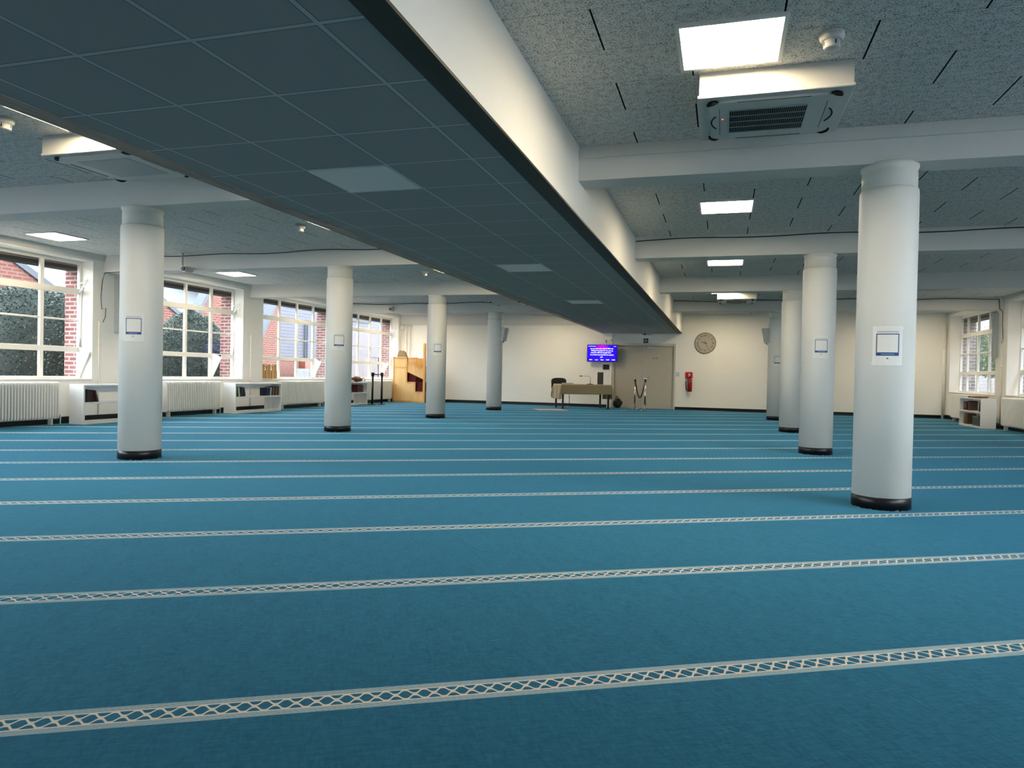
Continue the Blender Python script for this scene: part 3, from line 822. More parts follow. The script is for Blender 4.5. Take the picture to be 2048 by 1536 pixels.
# ---------------------------------------------------------------- wooden pulpit
t = thing('pulpit', 'light wooden stepped pulpit with red carpet in the far left corner', 'pulpit', (0, 0, 0))
YA, YZ = 21.28, 22.05
xb0, xt, x1, x2, xf = -10.33, -9.83, -9.55, -9.27, -9.21
for yy, nm in ((YA, 0), (YZ, 1)):
    y0, y1 = yy, yy+.03
    b = MB(); b.prism([(xb0, .03), (x2, .03), (x2, .35), (x1, .35), (x1, .66), (xt, .66), (xt, 1.46), (xb0, 1.46)], 'y', y0, y1); b.build('side_panel', M['oak'], t)
    e = MB()
    for a in ((xb0-.012, xb0+.03, 0, 1.48), (xt-.05, xt+.0, .66, 1.46)): e.box(a[0], a[1], y0-.014, y1+.012, a[2], a[3], .004)
    e.box(xb0, x2, y0-.014, y1+.012, 0, .07, .004); e.box(xb0, xt, y0-.014, y1+.012, 1.43, 1.475, .004); e.box(xb0+.03, xt-.05, y0-.008, y1, 1.12, 1.15)
    e.box(xt-.02, x1+.012, y0-.014, y1+.012, .64, .665, .004); e.box(x1-.012, x1+.012, y0-.012, y1, .35, .64); e.box(x1, x2, y0-.014, y1+.012, .33, .355, .004)
    e.build('edge_moulding', M['oakedge'], t)
    r = MB(); r.prism([(xt, 1.0), (x2, .765), (x2, 1.06), (xt, 1.30)], 'y', y0, y1); r.build('handrail_board', M['oak'], t)
    r = MB(); r.prism([(xt, 1.285), (x2, 1.045), (x2, 1.075), (xt, 1.315)], 'y', y0-.012, y1+.012); r.prism([(xt, .99), (x2, .755), (x2, .785), (xt, 1.02)], 'y', y0-.012, y1+.012); r.build('handrail_moulding', M['oakedge'], t)
    MB().box(x2, xf+.01, yy-.02, yy+.04, 0, 1.92, .004).build('front_post', M['oakedge'], t)
MB().box(xt, x1, YA+.05, YZ-.02, .03, .97).build('red_step', M['redcarpet'], t)
MB().box(x1, x2, YA+.05, YZ-.02, .03, .655).build('red_step', M['redcarpet'], t)
MB().box(x2-.02, x2+.0, YA+.04, YZ-.01, .03, .35).build('front_board', M['oak'], t)
MB().box(xb0, xt, YA+.03, YZ, .03, .97).build('platform', M['oak'], t)
MB().box(xb0, xb0+.03, YA+.03, YZ, .97, 1.46).build('back_panel', M['oak'], t)
b = MB(); b.box(xt, x1, YZ-.04, YZ-.01, 1.0, 1.45, .004); b.box(x1-.03, x1, YZ-.05, YZ, 1.0, 1.46, .004); b.build('far_screen', M['oakedge'], t)
b = MB(); b.prism([(-10.27, 1.3), (-10.27, 1.47), (-10.22, 1.63), (-10.17, 1.68), (-10.04, 1.68), (-9.985, 1.63), (-9.93, 1.47), (-9.93, 1.3)], 'y', YA+.12, YA+.22); b.build('seat_back', M['velvet'], t)

# ---------------------------------------------------------------- table group (turned with the carpet rows)
TA = -PHI                              # rotation about z
UX, UY = math.cos(TA), math.sin(TA)
TF = (-4.50, 20.45)
def tp(u, w, z=0): return (TF[0] + u*UX - w*UY, TF[1] + u*UY + w*UX, z)
t = thing('table', 'dark-legged table under a patterned gold cloth by the end wall', 'table', (TF[0], TF[1], 0), TA)
LT, DT = 1.50, .78
MB().box(-.01, LT+.01, -.01, DT+.01, .69, .715).build('tabletop', M['darkwood'], t)
for u, w in ((.02, .01), (LT-.07, .01), (.02, DT-.06), (LT-.07, DT-.06)):
    MB().box(u, u+.05, w, w+.05, 0, .69, .004).build('leg', M['darkwood'], t)
b = MB(); b.box(.07, LT-.07, .02, .04, .62, .69); b.build('apron', M['darkwood'], t)
def cloth_sheet():
    """top and hanging sides as one draped sheet with folds"""
    b = MB(); nu, nw = 60, 34; o = .03; hang_f, hang_e = .32, .47
    def P(i, j):
        u = -hang_e + (LT+2*hang_e)*i/nu; w = -hang_f + (DT+2*hang_f)*j/nw
        ou = max(0, -u-o, u-LT-o); ow = max(0, -w-o, w-DT-o)
        cu = min(max(u, -o), LT+o); cw = min(max(w, -o), DT+o)
        z = .722 - max(ou, ow)
        if ou > 0: cu += (.012 + .02*math.sin(w*16))*min(1, ou*3)*(1 if u > 0 else -1)
        if ow > 0: cw += (.008 + .008*math.sin(u*13))*min(1, ow*3)*(1 if w > 0 else -1)
        if ou > 0 and ow > 0:
            z = .722 - math.hypot(ou, ow)*.92; cu += (1 if u > 0 else -1)*.06*min(1, ow*4); cw += (1 if w > 0 else -1)*.05*min(1, ou*4)
        return (cu, cw, z)
    g = [[b.bm.verts.new(P(i, j)) for j in range(nw+1)] for i in range(nu+1)]
    for i in range(nu):
        for j in range(nw):
            f = b._face([g[i][j], g[i+1][j], g[i+1][j+1], g[i][j+1]]); f.smooth = True
    return b
cl = cloth_sheet().build('tablecloth', M['cloth'], None, (TF[0], TF[1], 0), TA)
sm = cl.modifiers.new('s', 'SOLIDIFY'); sm.thickness = .003; sm.offset = 1
tag(cl, 'gold diamond-patterned cloth draped over the table', 'tablecloth')
t = thing('chair', 'dark chair with chrome legs behind the left end of the table', 'chair', tp(.28, 1.08), TA)
MB().box(-.22, .22, -.22, .22, .41, .455, .015).build('seat', M['seatred'], t)
b = MB(); b.prism([(-.23, .58), (.23, .58), (.24, .83), (.2, .875), (.1, .90), (-.1, .90), (-.2, .875), (-.24, .83)], 'y', .2, .235); b.build('backrest', M['seatred'], t)
for sx in (-1, 1):
    b = MB(); b.tube([(sx*.22, .22, .62), (sx*.22, .21, .44), (sx*.22, .19, .42), (sx*.22, -.16, .42), (sx*.22, -.21, .38), (sx*.22, -.23, .02), (sx*.22, -.18, .012), (sx*.22, .2, .012)], .011); b.build('leg', M['chrome'], t)
t = thing('laptop', 'closed grey device lying on the table in front of the chair', 'laptop', tp(.28, .35, .7275), TA)
MB().box(-.15, .15, -.1, .1, 0, .018, .004).build('base', M['silver'], t); MB().box(-.15, .15, -.1, .1, .0185, .03, .004).build('lid', M['silver'], t)
t = thing('microphone', 'black gooseneck microphone on the gold cloth', 'microphone', tp(.93, .2, .7275), TA)
MB().lathe([(.10, 0), (.095, .012), (.05, .02), (.02, .024)], n=32).build('base', M['black'], t)
pts = [(0.01, 0, .02), (.01, 0, .12), (.012, 0, .17)] + [(.012-.07+.07*math.cos(math.radians(a)), 0, .17+.07*math.sin(math.radians(a))) for a in (20, 45, 70, 90)] + [(-.17, 0, .242), (-.26, 0, .243)]
MB().tube(pts, [.009, .007, .005] + [.0045]*6).build('gooseneck', M['black'], t)
MB().lathe([(.004, -.04), (.016, -.03), (.018, .0), (.016, .02), (.006, .035)], (-.29, 0, .243), 16, 'x').build('microphone_head', M['black'], t)
t = thing('loudspeaker', 'grey upright loudspeaker standing on the right end of the table', 'loudspeaker', tp(1.36, .5, .7275), TA-.35)
MB().box(-.09, .09, -.09, .09, 0, .37, .008).build('cabinet', M['speaker'], t)
MB().box(-.078, .078, -.094, -.09, .015, .355).build('grille', mat('speaker_grille', (.055, .06, .055), rough=.8), t)
# mat on the carpet
t = thing('rug', 'small pink beige mat lying before the left end of the table', 'rug', (-4.62, 19.55, 0), TA)
MB().box(-.42, .42, -.32, .32, .001, .010, .003).build('pile', M['rug'], t)

# ---------------------------------------------------------------- screen and wall things
t = thing('television', 'wall screen glowing blue and violet with white lines of text', 'television', (-3.63, 22.22, 1.43))
MB().box(-.475, .475, -.012, .03, 0, .535, .005).build('housing', M['black'], t)
MB().box(-.462, .462, -.0135, -.0118, .018, .522).build('screen', M['screen'], t)
MB().box(-.1, .1, .03, .178, .18, .36).build('wall_bracket', M['black'], t)
random.seed(3)
tx = MB()
def word(x, z, w, h):
    tx.box(x, x+w, -.0146, -.0136, z, z+h*.36)
    q = x+.004
    while q < x+w-.006:
        k = random.random(); hh = h*(.45+.55*random.random())
        if k < .6: tx.box(q, q+.007, -.0146, -.0136, z, z+hh)
        elif k < .75: tx.box(q, q+.012, -.0146, -.0136, z-h*.35, z)
        q += .013 + .012*random.random()
for zz, x0, x1_ in ((.40, -.37, .37), (.338, -.34, .34), (.275, -.35, .33), (.208, -.37, .37), (.14, -.06, .06)):
    q = x0
    while q < x1_-.03:
        w = min(.05 + .05*random.random(), x1_-q); word(q, zz, w, .034); q += w + .016
for k in range(5): word(-.40+k*.178, .055, .095, .026)
word(-.44, .482, .24, .014); word(.36, .482, .08, .014)
tx.build('screen_text', M['glow'], t)['label'] = 'white lines of text'
t = thing('wall_tablet', 'small black control screen under the wall television', 'control panel', (-3.487, YF, 1.19))
MB().box(-.13, .13, -.035, -.002, 0, .16, .005).build('housing', M['black'], t); MB().box(-.115, .115, -.037, -.035, .012, .148).build('display', mat('dim_display', (.02, .022, .02), rough=.25), t)
b = MB(); b.tube([(-3.40, YF-.02, 1.19), (-3.41, YF-.03, 1.0), (-3.38, YF-.03, .9), (-3.41, YF-.02, .8)], .008); b.tube([(-3.36, YF-.02, 1.19), (-3.35, YF-.03, 1.02), (-3.37, YF-.03, .86), (-3.35, YF-.02, .72)], .006); b.tube([(-3.32, YF-.02, 1.43), (-3.32, YF-.02, 1.0), (-3.315, YF-.02, .7)], .008)
b.box(-3.37, -3.33, YF-.04, YF-.005, .87, .98, .004)
tag(b.build('hanging_cables', M['cable']), 'black cables hanging on the wall right of the loudspeaker', 'cable')
struct(MB().box(-3.41, -3.335, YF-.05, YF, 0, SZ).build('trim_15', M['wall']), 'white boxed pipe left of the double door', 'trim')
t = thing('cable_bracket', 'small white wall bracket above the television', 'bracket', (-3.45, YF, 2.0))
b = MB(); b.box(-.08, .08, -.02, -.002, 0, .09, .003); b.build('plate', M['white'], t); MB().tube([(-.08, -.012, .03), (-.08, -.06, .12)], .012).build('arm', M['greyplastic'], t); MB().tube([(.08, -.012, .05), (.08, -.06, .13)], .012).build('arm', M['greyplastic'], t)
t = thing('emergency_light', 'small grey emergency light under the dropped ceiling above the door', 'emergency light', (-2.27, YF-.12, SZ-.0005))
MB().box(-.14, .14, -.05, .05, -.06, -.001, .006).build('housing', M['aluminium'], t); MB().lathe([(.028, -.052), (.028, -.06), (.01, -.068)], (-.05, 0, -.04), 20, 'y').build('lens', M['black'], t)
t = thing('exit_sign', 'dark green square exit sign with white arrow above the door', 'exit sign', (-2.30, YF-.02, 2.035))
MB().box(-.07, .07, -.012, .0, 0, .14, .003).build('plate', M['signgreen'], t)
b = MB(); b.box(-.009, .009, -.0135, -.0118, .025, .085); b.prism([(-.028, .08), (.028, .08), (0, .115)], 'y', -.0135, -.0118); b.box(-.045, -.038, -.0135, -.0118, .03, .10); b.box(.038, .045, -.0135, -.0118, .03, .10)
b.build('arrow', M['signwhite'], t)
# clock
t = thing('wall_clock', 'large round beige wall clock with roman numerals', 'clock', (-.52, YF, 2.05))
MB().lathe([(.31, -.001), (.31, -.03), (.30, -.034)], n=64, axis='y').build('face', M['clockface'], t)
MB().ring((0, -.03, 0), .303, .013, 'y', 64).build('rim', M['clockrim'], t)
RX = Matrix.Rotation(PI/2, 4, 'X')
for k, s_ in enumerate(['XII', 'I', 'II', 'III', 'IV', 'V', 'VI', 'VII', 'VIII', 'IX', 'X', 'XI']):
    a = -k*PI/6
    text_mesh(s_, .095, M['ink'], 'numeral', t, Matrix.Translation((.225*math.sin(-a), -.036, .225*math.cos(a))) @ RX @ Matrix.Rotation(a, 4, 'Z'), .001)
def hand(ang, L, w, nm):
    b = MB(); b.prism([(-w, -.05), (w, -.05), (w*.5, L), (-w*.5, L)], 'y', -.043, -.039)
    o = b.build(nm, M['ink'], t); o.rotation_euler.y = ang
hand(math.radians(153), .2, .008, 'minute_hand'); hand(math.radians(282), .13, .012, 'hour_hand')
MB().lathe([(.014, -.036), (.014, -.046)], n=16, axis='y').build('hub', M['ink'], t)
# extinguisher
t = thing('fire_extinguisher', 'red fire extinguisher with black hose hanging on the end wall', 'fire extinguisher', (-.945, YF-.085, .56))
MB().lathe([(.05, 0), (.07, .012), (.07, .34), (.06, .38), (.03, .41), (.022, .43)], n=32).build('cylinder', M['reddark'], t)
MB().lathe([(.0712, .26), (.0712, .29)], n=32).build('label_band', M['ink'], t)
b = MB(); b.box(-.02, .02, -.03, .02, .42, .47, .004); b.tube([(-.01, -.02, .46), (.0, -.09, .49)], .01); b.build('valve_handle', M['black'], t)
MB().tube([(-.02, 0, .44), (-.09, -.02, .42), (-.115, -.02, .30), (-.11, -.02, .14), (-.085, -.02, .03)], .013).build('hose', M['black'], t)
b = MB(); b.box(-.03, .03, .07, .085, .1, .4); b.build('wall_bracket', M['reddark'], t)
t = thing('extinguisher_sign', 'red safety sign with white pictogram above the fire extinguisher', 'sign', (-.965, YF, .97))
MB().box(-.115, .095, -.05, -.003, 0, .19, .003).build('plate', M['red'], t)
b = MB(); b.prism([(-.02, .04), (.02, .04), (.022, .12), (.008, .15), (-.012, .15), (-.02, .12)], 'y', -.0515, -.0502); b.build('pictogram', M['signwhite'], t)
t = thing('wall_notice', 'small white card with blue marks between the door and the extinguisher', 'notice', (-1.315, YF, 1.005))
MB().box(-.055, .055, -.008, -.002, 0, .15, .002).build('card', M['paper'], t)
b = MB()
for i in range(2):
    for j in range(3): b.box(-.045+i*.05, -.008+i*.05, -.0092, -.0079, .025+j*.04, .05+j*.04)
b.build('marks', M['printlight'], t)
# rope barrier before the door
def stanchion(x, y, label):
    t = thing('stanchion', label, 'stanchion', (x, y, 0), 0, 'steel stanchions before the door')
    MB().lathe([(.15, 0), (.15, .012), (.12, .022), (.03, .03), (.026, .04)], n=40).build('base', M['chrome'], t)
    MB().lathe([(.026, .035), (.026, .86)], n=24).build('pole', M['metal'], t)
    MB().lathe([(.034, .855), (.036, .875), (.028, .885)], n=24).build('collar', M['black'], t)
    MB().lathe([(.028, .883), (.042, .9), (.048, .93), (.042, .955), (.012, .975)], n=24).build('finial', M['chrome'], t)
    return t
SA, SB = (-2.55, 21.95), (-2.145, 21.0)
S0 = stanchion(*SA, 'left steel stanchion, nearer the double door'); dup(S0, (*SB, 0), 'right steel stanchion, nearer the viewer')
pts = []
for k in range(25):
    q = k/24; s_ = 2*q-1
    pts.append((SA[0]+(SB[0]-SA[0])*(.05+.9*q), SA[1]+(SB[1]-SA[1])*(.05+.9*q), .36+.47*(abs(s_)**1.9)))
tag(MB().tube(pts, .019, 10).build('barrier_rope', M['rope']), 'dark red rope sagging between the two steel stanchions', 'rope')
# dark bag by the door
t = thing('dark_bag', 'dark slumped bag on the floor between the table and the door', 'bag', (-3.10, 22.16, 0))
b2 = bmesh.new(); bmesh.ops.create_icosphere(b2, subdivisions=4, radius=1)
for v in b2.verts:
    n_ = noise.noise(v.co*2.0)*.3 + noise.noise(v.co*5)*.12
    v.co = Vector((v.co.x*.14*(1+n_)*(1-.3*max(0, v.co.z)), v.co.y*.12*(1+n_), (v.co.z*.5+.5)*.30*(1+n_*.5)))
for f in b2.faces: f.smooth = True
b = MB(); b.merge(b2); b.build('body', M['darkbag'], t)
b = MB(); b.tube([(-.07, 0, .2), (-.05, -.02, .35), (-.01, -.01, .37), (.02, 0, .22)], .014); b.build('strap', M['darkbag'], t)

# ---------------------------------------------------------------- loudspeakers, cables, pipes
def wedge(x, y, z, rz, label):
    t = thing('wall_loudspeaker', label, 'loudspeaker', (x, y, z), rz, 'wedge loudspeakers on the far columns')
    b = MB(); b.prism([(0, .0), (.0, .36), (.13, .36), (.13, .33), (.06, .0)], 'y', -.10, .10); b.build('cabinet', M['acwhite'], t)
    b = MB(); b.prism([(.1285, .32), (.134, .32), (.069, .02), (.0635, .02)], 'y', -.085, .085); b.build('grille', M['acwhite'], t)
    MB().tube([(.04, 0, -.0), (.03, 0, -.04)], .012).build('plug', M['black'], t)
    return t
wedge(CX0+.211, 18.46, 1.87, -.25, 'pale wedge loudspeaker on the right of the farthest left column')
wedge(CX1-.161, 18.48, 1.87, PI+.3, 'pale wedge loudspeaker on the left of the farthest right column')
b = MB().tube([(CX0+.235, 18.46, 2.23), (CX0+.235, 18.46, 2.5), (CX0+.225, 18.44, 2.62)], .007); tag(b.build('speaker_cable', M['white']), 'thin white cable running up from the left wedge loudspeaker', 'cable')
def col_speaker(x, y, s, label):
    t = thing('column_loudspeaker', label, 'loudspeaker', (x, y, 1.58), 0, 'tall column loudspeakers on the piers')
    MB().box(min(0, s*.09), max(0, s*.09), -.06, .06, 0, 1.02, .006).build('cabinet', M['conduit'], t)
    MB().box(min(s*.09, s*.093), max(s*.09, s*.093), -.048, .048, .02, 1.0).build('grille', mat('pale_grille', (.36, .40, .42), rough=.8), t)
col_speaker(XL+.003, 10.42, 1, 'tall grey column loudspeaker on the left pier behind the nearest column')
col_speaker(XR-.003, 18.62, -1, 'tall grey column loudspeaker on the right pier')
def wavy(x0, x1_, y, z, seed):
    n = 40; rr = random.Random(seed); ph = rr.random()*6
    return [(x0+(x1_-x0)*k/n, y, z+.012*math.sin(k*.55+ph)+.008*math.sin(k*.23+ph*2)) for k in range(n+1)]
yc = 10.26-.158
b = MB().tube(wavy(XL+.45, SX0-.01, yc, 2.89, 1), .007, 6); b.tube([(XL+.45, yc, 2.89), (XL+.42, yc, 2.88), (XL+.40, yc, 2.64), (XL+.06, yc-.01, 2.62), (XL+.02, yc-.02, 2.5), (XL+.02, yc-.05, 2.2), (XL+.02, yc-.03, 1.98), (XL+.02, yc+.06, 2.0), (XL+.02, yc+.05, 1.85), (XL+.02, yc+.0, 1.75)], .006, 6)
tag(b.build('cable', M['cable']), 'black cable along the second left beam and down the pier', 'cable')
b = MB().tube(wavy(SX1+.01, XR-.3, yc, 2.89, 2), .007, 6); tag(b.build('cable', M['cable']), 'wavy black cable along the second right beam', 'cable')
yc = 18.44-.158
b = MB().tube(wavy(XL+.3, SX0-.01, yc, 2.89, 3), .008, 6); tag(b.build('cable', M['cable']), 'black cable along the farthest left beam', 'cable')
b = MB().tube(wavy(SX1+.01, XR-.1, yc, 2.89, 4), .008, 6); b.tube([(XR-.1, yc, 2.88), (XR-.08, yc, 2.66), (XR-.02, yc, 2.6), (XR-.02, yc, 2.3), (XR-.02, yc-.06, 2.0), (XR-.02, yc+.02, 1.9)], .007, 6)
tag(b.build('cable', M['cable']), 'black cable along the farthest right beam and down the pier', 'cable')
for x, y, r_, l in [(XL+.21, YF-.06, .028, 'left of two white pipes in the far left corner'), (XL+.33, YF-.06, .028, 'right of two white pipes in the far left corner'), (XR-.08, YF-.06, .032, 'white pipe in the far right corner'),
                    (XL+.02, 10.02, .010, 'thin white conduit down the first left pier'), (XL+.02, 14.25, .014, 'thin white conduit down the second left pier'), (XR-.02, 18.27, .012, 'thin white conduit down the right pier')]:
    z0, z1 = (.0, 2.58) if r_ > .02 else (.12, 1.76)
    t = thing('pipe', l, 'pipe', (x, y, 0)); MB().lathe([(r_, z0), (r_, z1)], n=16).build('tube', M['wall'], t)
    b = MB()
    for q in (.35, .75): zz = z0+(z1-z0)*q; b.lathe([(r_+.004, zz), (r_+.004, zz+.03)], n=16)
    b.build('clip', M['white'], t)
def cam_dev(x, y, z, label, drop=True):
    t = thing('security_camera', label, 'security camera', (x, y, z), 0)
    b = MB()
    if drop: b.tube([(-.12, .0, .26), (-.12, 0, .05), (-.08, 0, .02), (0, -.02, 0)], .014)
    else: b.tube([(0, .05, .05), (0, -.02, 0)], .014)
    b.build('bracket', M['conduit'], t)
    MB().lathe([(.05, -.09), (.055, .02), (.05, .09), (.02, .1)], (0, -.02, -.03), 20, 'y').build('body', M['acwhite'], t)
    MB().lathe([(.03, -.115), (.034, -.093)], (0, -.02, -.03), 20, 'y').build('lens', M['greyplastic'], t)
cam_dev(-8.70, 10.02, 2.66, 'white camera on a bent arm under the second left beam')
cam_dev(-8.93, 18.23, 2.76, 'white camera on the farthest left beam above the pulpit', False)
t = thing('junction_box', 'small white box at the top of the far left corner pipes', 'junction box', (XL+.07, YF-.061, 2.44)); MB().box(-.06, .05, -.05, .06, 0, .13, .004).build('box', M['white'], t); MB().box(-.03, .03, -.03, .03, .13, .138).build('lid', M['greyplastic'], t)

# ---------------------------------------------------------------- outside
struct(MB().box(-60, XL-.62, -30, 70, -.4, -.3).build('courtyard_ground', M['ground']), 'grey paved courtyard outside the left windows', 'ground')
struct(MB().box(XR+.62, 40, -30, 60, -.4, -.3).build('courtyard_ground.001', M['ground']), 'grey paved yard outside the right windows', 'ground')
def bush(x, y, prof, label, seed, nleaf=17000):
    """prof: (height, radius) from ground to top"""
    t = thing('clipped_yew', label, 'shrub', (x, y, -.3)); rr = random.Random(seed)
    def rad(h):
        for (h0, r0), (h1, r1) in zip(prof, prof[1:]):
            if h <= h1: q = (h-h0)/(h1-h0); q = q*q*(3-2*q) if r1 < r0*.3 else q; return r0+(r1-r0)*q
        return prof[-1][1]
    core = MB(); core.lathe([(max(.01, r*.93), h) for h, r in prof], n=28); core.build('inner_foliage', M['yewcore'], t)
    b = MB(); H = prof[-1][0]
    for _ in range(nleaf):
        h = H*rr.random()**.8; a = rr.random()*2*PI; r = rad(h)*(1+.05*noise.noise(Vector((math.cos(a)*3, math.sin(a)*3, h*2.2))) + .02*rr.random())
        c = Vector((r*math.cos(a), r*math.sin(a), h))
        d = Vector((math.cos(a)+rr.uniform(-.6, .6), math.sin(a)+rr.uniform(-.6, .6), rr.uniform(-.1, .9))).normalized()
        s_ = d.cross(Vector((rr.uniform(-1, 1), rr.uniform(-1, 1), rr.uniform(-1, 1)))).normalized()*rr.uniform(.008, .017); L = rr.uniform(.03, .07)
        vs = [b.bm.verts.new(c-s_), b.bm.verts.new(c+d*L*.5-s_*1.2), b.bm.verts.new(c+d*L), b.bm.verts.new(c+d*L*.5+s_*1.2), b.bm.verts.new(c+s_)]
        b._face(vs)
    o = b.build('leaves', M['yew'], t); o['kind'] = 'stuff'
    MB().lathe([(.07, 0), (.06, .5)], n=12).build('trunk', M['bark'], t)
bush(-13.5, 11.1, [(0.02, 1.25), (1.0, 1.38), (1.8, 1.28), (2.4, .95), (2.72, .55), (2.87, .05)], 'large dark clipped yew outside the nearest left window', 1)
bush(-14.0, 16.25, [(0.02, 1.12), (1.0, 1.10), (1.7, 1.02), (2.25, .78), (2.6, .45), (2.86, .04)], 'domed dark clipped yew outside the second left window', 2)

t = thing('brick_building', 'low brick building with stepped gables and ribbed roofs across the courtyard', 'building', (0, 0, 0))
def gable(pts, X_, nm='gable_wall'):
    MB().prism([(pts[0][0], -.3)] + pts + [(pts[-1][0], -.3)], 'x', X_-.3, X_).build(nm, M['brickfar'], t)
    b = MB()
    for (ya, za), (yb, zb) in zip(pts, pts[1:]):
        d = Vector((yb-ya, zb-za)); n_ = Vector((-d.y, d.x)).normalized()*.16
        b.prism([(ya, za), (yb, zb), (yb+n_.x, zb+n_.y), (ya+n_.x, za+n_.y)], 'x', X_-.35, X_+.06)
    b.build('coping', M['coping'], t)
gable([(6.5, 5.0), (9.0, 6.2), (13.96, 3.85), (15.7, 2.9)], -18)
gable([(15.9, 2.3), (17.6, 2.3), (19.9, 4.35), (22.6, 2.92)], -20)
gable([(22.9, 2.0), (23.25, 2.5), (24.25, 4.0), (25.4, 4.9), (26.8, 3.6), (27.4, 2.4)], -20)
gable([(27.5, 2.0), (27.9, 2.65), (28.4, 3.4), (28.95, 4.35)], -20)
MB().box(-20.6, -20.3, 15.7, 28.95, -.3, 2.9).build('rear_wall', M['brickfar'], t)
b = MB(); b.prism([(-20.4, 2.8), (-20.4, 2.9), (-25.5, 4.95), (-25.5, 4.85)], 'y', 15.0, 28.95); b.build('roof', M['roof'], t)
b = MB(); b.prism([(-25.45, 4.85), (-25.45, 5.02), (-25.65, 5.02), (-25.65, 4.85)], 'y', 15.0, 28.95); b.build('ridge', M['coping'], t)
t = thing('slate_building', 'tall building clad in grey lilac slates beyond the brick gables', 'building', (0, 0, 0))
MB().box(-28, -22, 29.2, 60, -.3, 6.2).build('clad_wall', M['slate'], t)
MB().box(-22.0, -21.9, 34.2, 35.9, -.3, 3.5).build('door_panel', M['coping'], t); MB().box(-21.9, -21.82, 34.3, 34.5, -.3, 3.6).build('downpipe', M['slate'], t)
MB().box(-22, -21.7, 38.0, 42.4, -.3, 3.75).build('rendered_bay', M['plaster'], t)
MB().box(-22, -21.66, 41.0, 43.8, 1.9, 2.3).build('canopy', M['plaster'], t); MB().box(-22, -21.6, 42.5, 43.8, -.3, 1.75).build('brick_plinth', M['brickfar'], t)
MB().box(-22, -21.9, 42.6, 43.4, 1.75, 1.9).build('vent', M['dark'], t)
MB().box(-22.0, -21.93, 37.6, 41.5, 4.05, 4.35).build('clerestory', M['dark'], t)
t = thing('brick_garden_wall', 'low brick wall before the slate building', 'wall', (-21.3, 31.0, -.3)); MB().box(-.1, .1, -1.6, 1.55, 0, 1.75).build('brickwork', M['brickfar'], t); MB().box(-.13, .13, -1.6, 1.55, 1.75, 1.82).build('coping', M['coping'], t)
t = thing('orange_skip', 'orange red panel-sided container across the courtyard', 'container', (-21.2, 33.6, -.3)); MB().box(-.5, .3, -.95, .9, .0, 1.8, .02).build('body', M['orange'], t); MB().box(.3, .32, .0, .35, 1.45, 1.75).build('pale_panel', M['fence'], t)
t = thing('panel_fence', 'white panel fence in front of the orange container', 'fence', (-20.2, 32.6, -.3))
for k in range(3): MB().box(-.03, .03, -1.9+k*1.27, -.67+k*1.27, .0, 1.35, .006).build('panel', M['fence'], t)
for k in range(4): MB().box(-.04, .04, -1.93+k*1.27, -1.89+k*1.27, 0, 1.4).build('post', M['fence'], t)
t = thing('neighbour_building', 'pale brick building facing the right windows', 'building', (9.4, 0, 0)); MB().box(0, .4, 6, 44, -.3, 7).build('brick_wall', M['brickright'], t); MB().box(-.06, .46, 6, 44, 7, 7.1).build('coping', M['coping'], t)
t = thing('garden_shrub', 'light green shrub outside the farthest right window', 'shrub', (8.55, 27.3, -.3)); rr = random.Random(5); b = MB()
for _ in range(2500):
    a = rr.random()*6.283; z_ = rr.uniform(-1, 1); q = math.sqrt(1-z_*z_); c = Vector((.7*q*math.cos(a), .9*q*math.sin(a), 2.3+.75*z_))*1.0
    d = Vector((rr.uniform(-1, 1), rr.uniform(-1, 1), rr.uniform(-1, 1))).normalized()*.09; s_ = d.cross(Vector((.3, .5, .8))).normalized()*.035
    b._face([b.bm.verts.new(c), b.bm.verts.new(c+d*.5+s_), b.bm.verts.new(c+d), b.bm.verts.new(c+d*.5-s_)])
o = b.build('leaves', M['shrub'], t); o['kind'] = 'stuff'
MB().lathe([(.6, 1.65), (.66, 2.3), (.4, 2.9), (.05, 3.0)], n=16).build('inner_foliage', M['yewcore'], t); MB().lathe([(.05, 0), (.04, 1.7)], n=10).build('trunk', M['bark'], t)

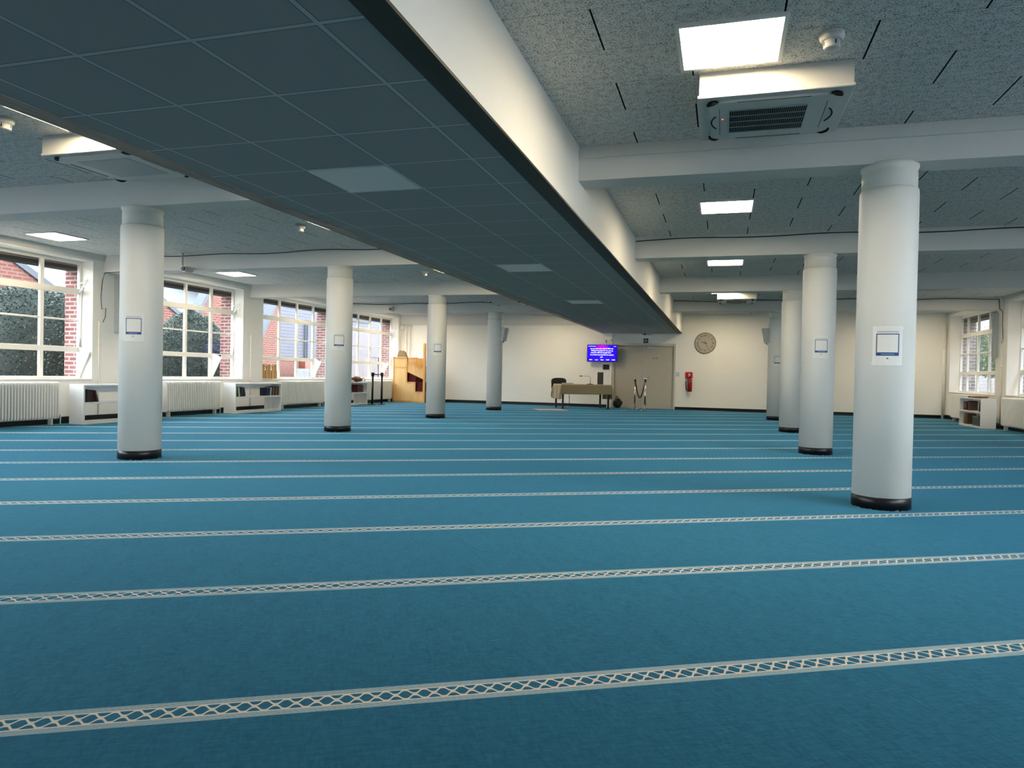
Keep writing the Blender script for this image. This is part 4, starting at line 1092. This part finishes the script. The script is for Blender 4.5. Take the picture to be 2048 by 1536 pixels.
# ---------------------------------------------------------------- pieces that belong to a part
def kids(r, n): return [c for c in r.children if c.name.split('.')[0] == n]
SUB = {'notice': [('caption', 'blue_frame'), ('heading', 'paper'), ('mark', 'paper')], 'air_conditioner': [('intake_grille', 'intake_opening'), ('status_light', 'face_panel'), ('centre_panel', 'face_panel')],
       'television': [('screen_text', 'screen')], 'wall_clock': [('numeral', 'face'), ('hub', 'face')], 'window': [('rod_handle', 'opening_rod')], 'loudspeaker': [('grille', 'cabinet')],
       'wall_loudspeaker': [('grille', 'cabinet'), ('plug', 'cabinet')], 'column_loudspeaker': [('grille', 'cabinet')], 'smoke_detector': [('slit', 'sensor_head')], 'exit_sign': [('arrow', 'plate')],
       'extinguisher_sign': [('pictogram', 'plate')], 'wall_tablet': [('display', 'housing')], 'fire_extinguisher': [('label_band', 'cylinder')], 'emergency_light': [('lens', 'housing')],
       'wall_notice': [('marks', 'card')], 'door_1': [('door_handle', 'door_leaf'), ('lettering', 'door_leaf')], 'basket': [('holes', 'body')], 'security_camera': [('lens', 'body')], 'decorated_box': [('gold_square', 'box')]}
for r in [o for o in S.objects if o.parent is None]:
    k = r.name.split('.')[0]
    for a, p in SUB.get('window' if k.startswith('window_') else k, []):
        ps = kids(r, p)
        if ps:
            for c in kids(r, a): c.parent = ps[-1]

# ---------------------------------------------------------------- sky and view
w = bpy.data.worlds.new('world'); S.world = w; w.use_nodes = True; nt = w.node_tree
bg = nt.nodes['Background']; tc = nt.nodes.new('ShaderNodeTexCoord'); sp = nt.nodes.new('ShaderNodeSeparateXYZ'); nt.links.new(tc.outputs['Generated'], sp.inputs[0])
h_ = X(nt, sp.outputs[2]).clamp()
n_ = noise_x(nt, tc.outputs['Generated'], 3.0, 4)
c_ = mixc(nt, h_, (.84, .92, 1.0), (.66, .82, 1.0)); mixc(nt, n_*.25, c_, (1, 1, 1), bg.inputs[0])
bg.inputs['Strength'].default_value = 8.0

vs = S.view_settings
S.display_settings.display_device = 'sRGB'
vs.view_transform = 'Standard'; vs.look = 'None'; vs.gamma = 1; vs.use_curve_mapping = False; vs.exposure = 1.2
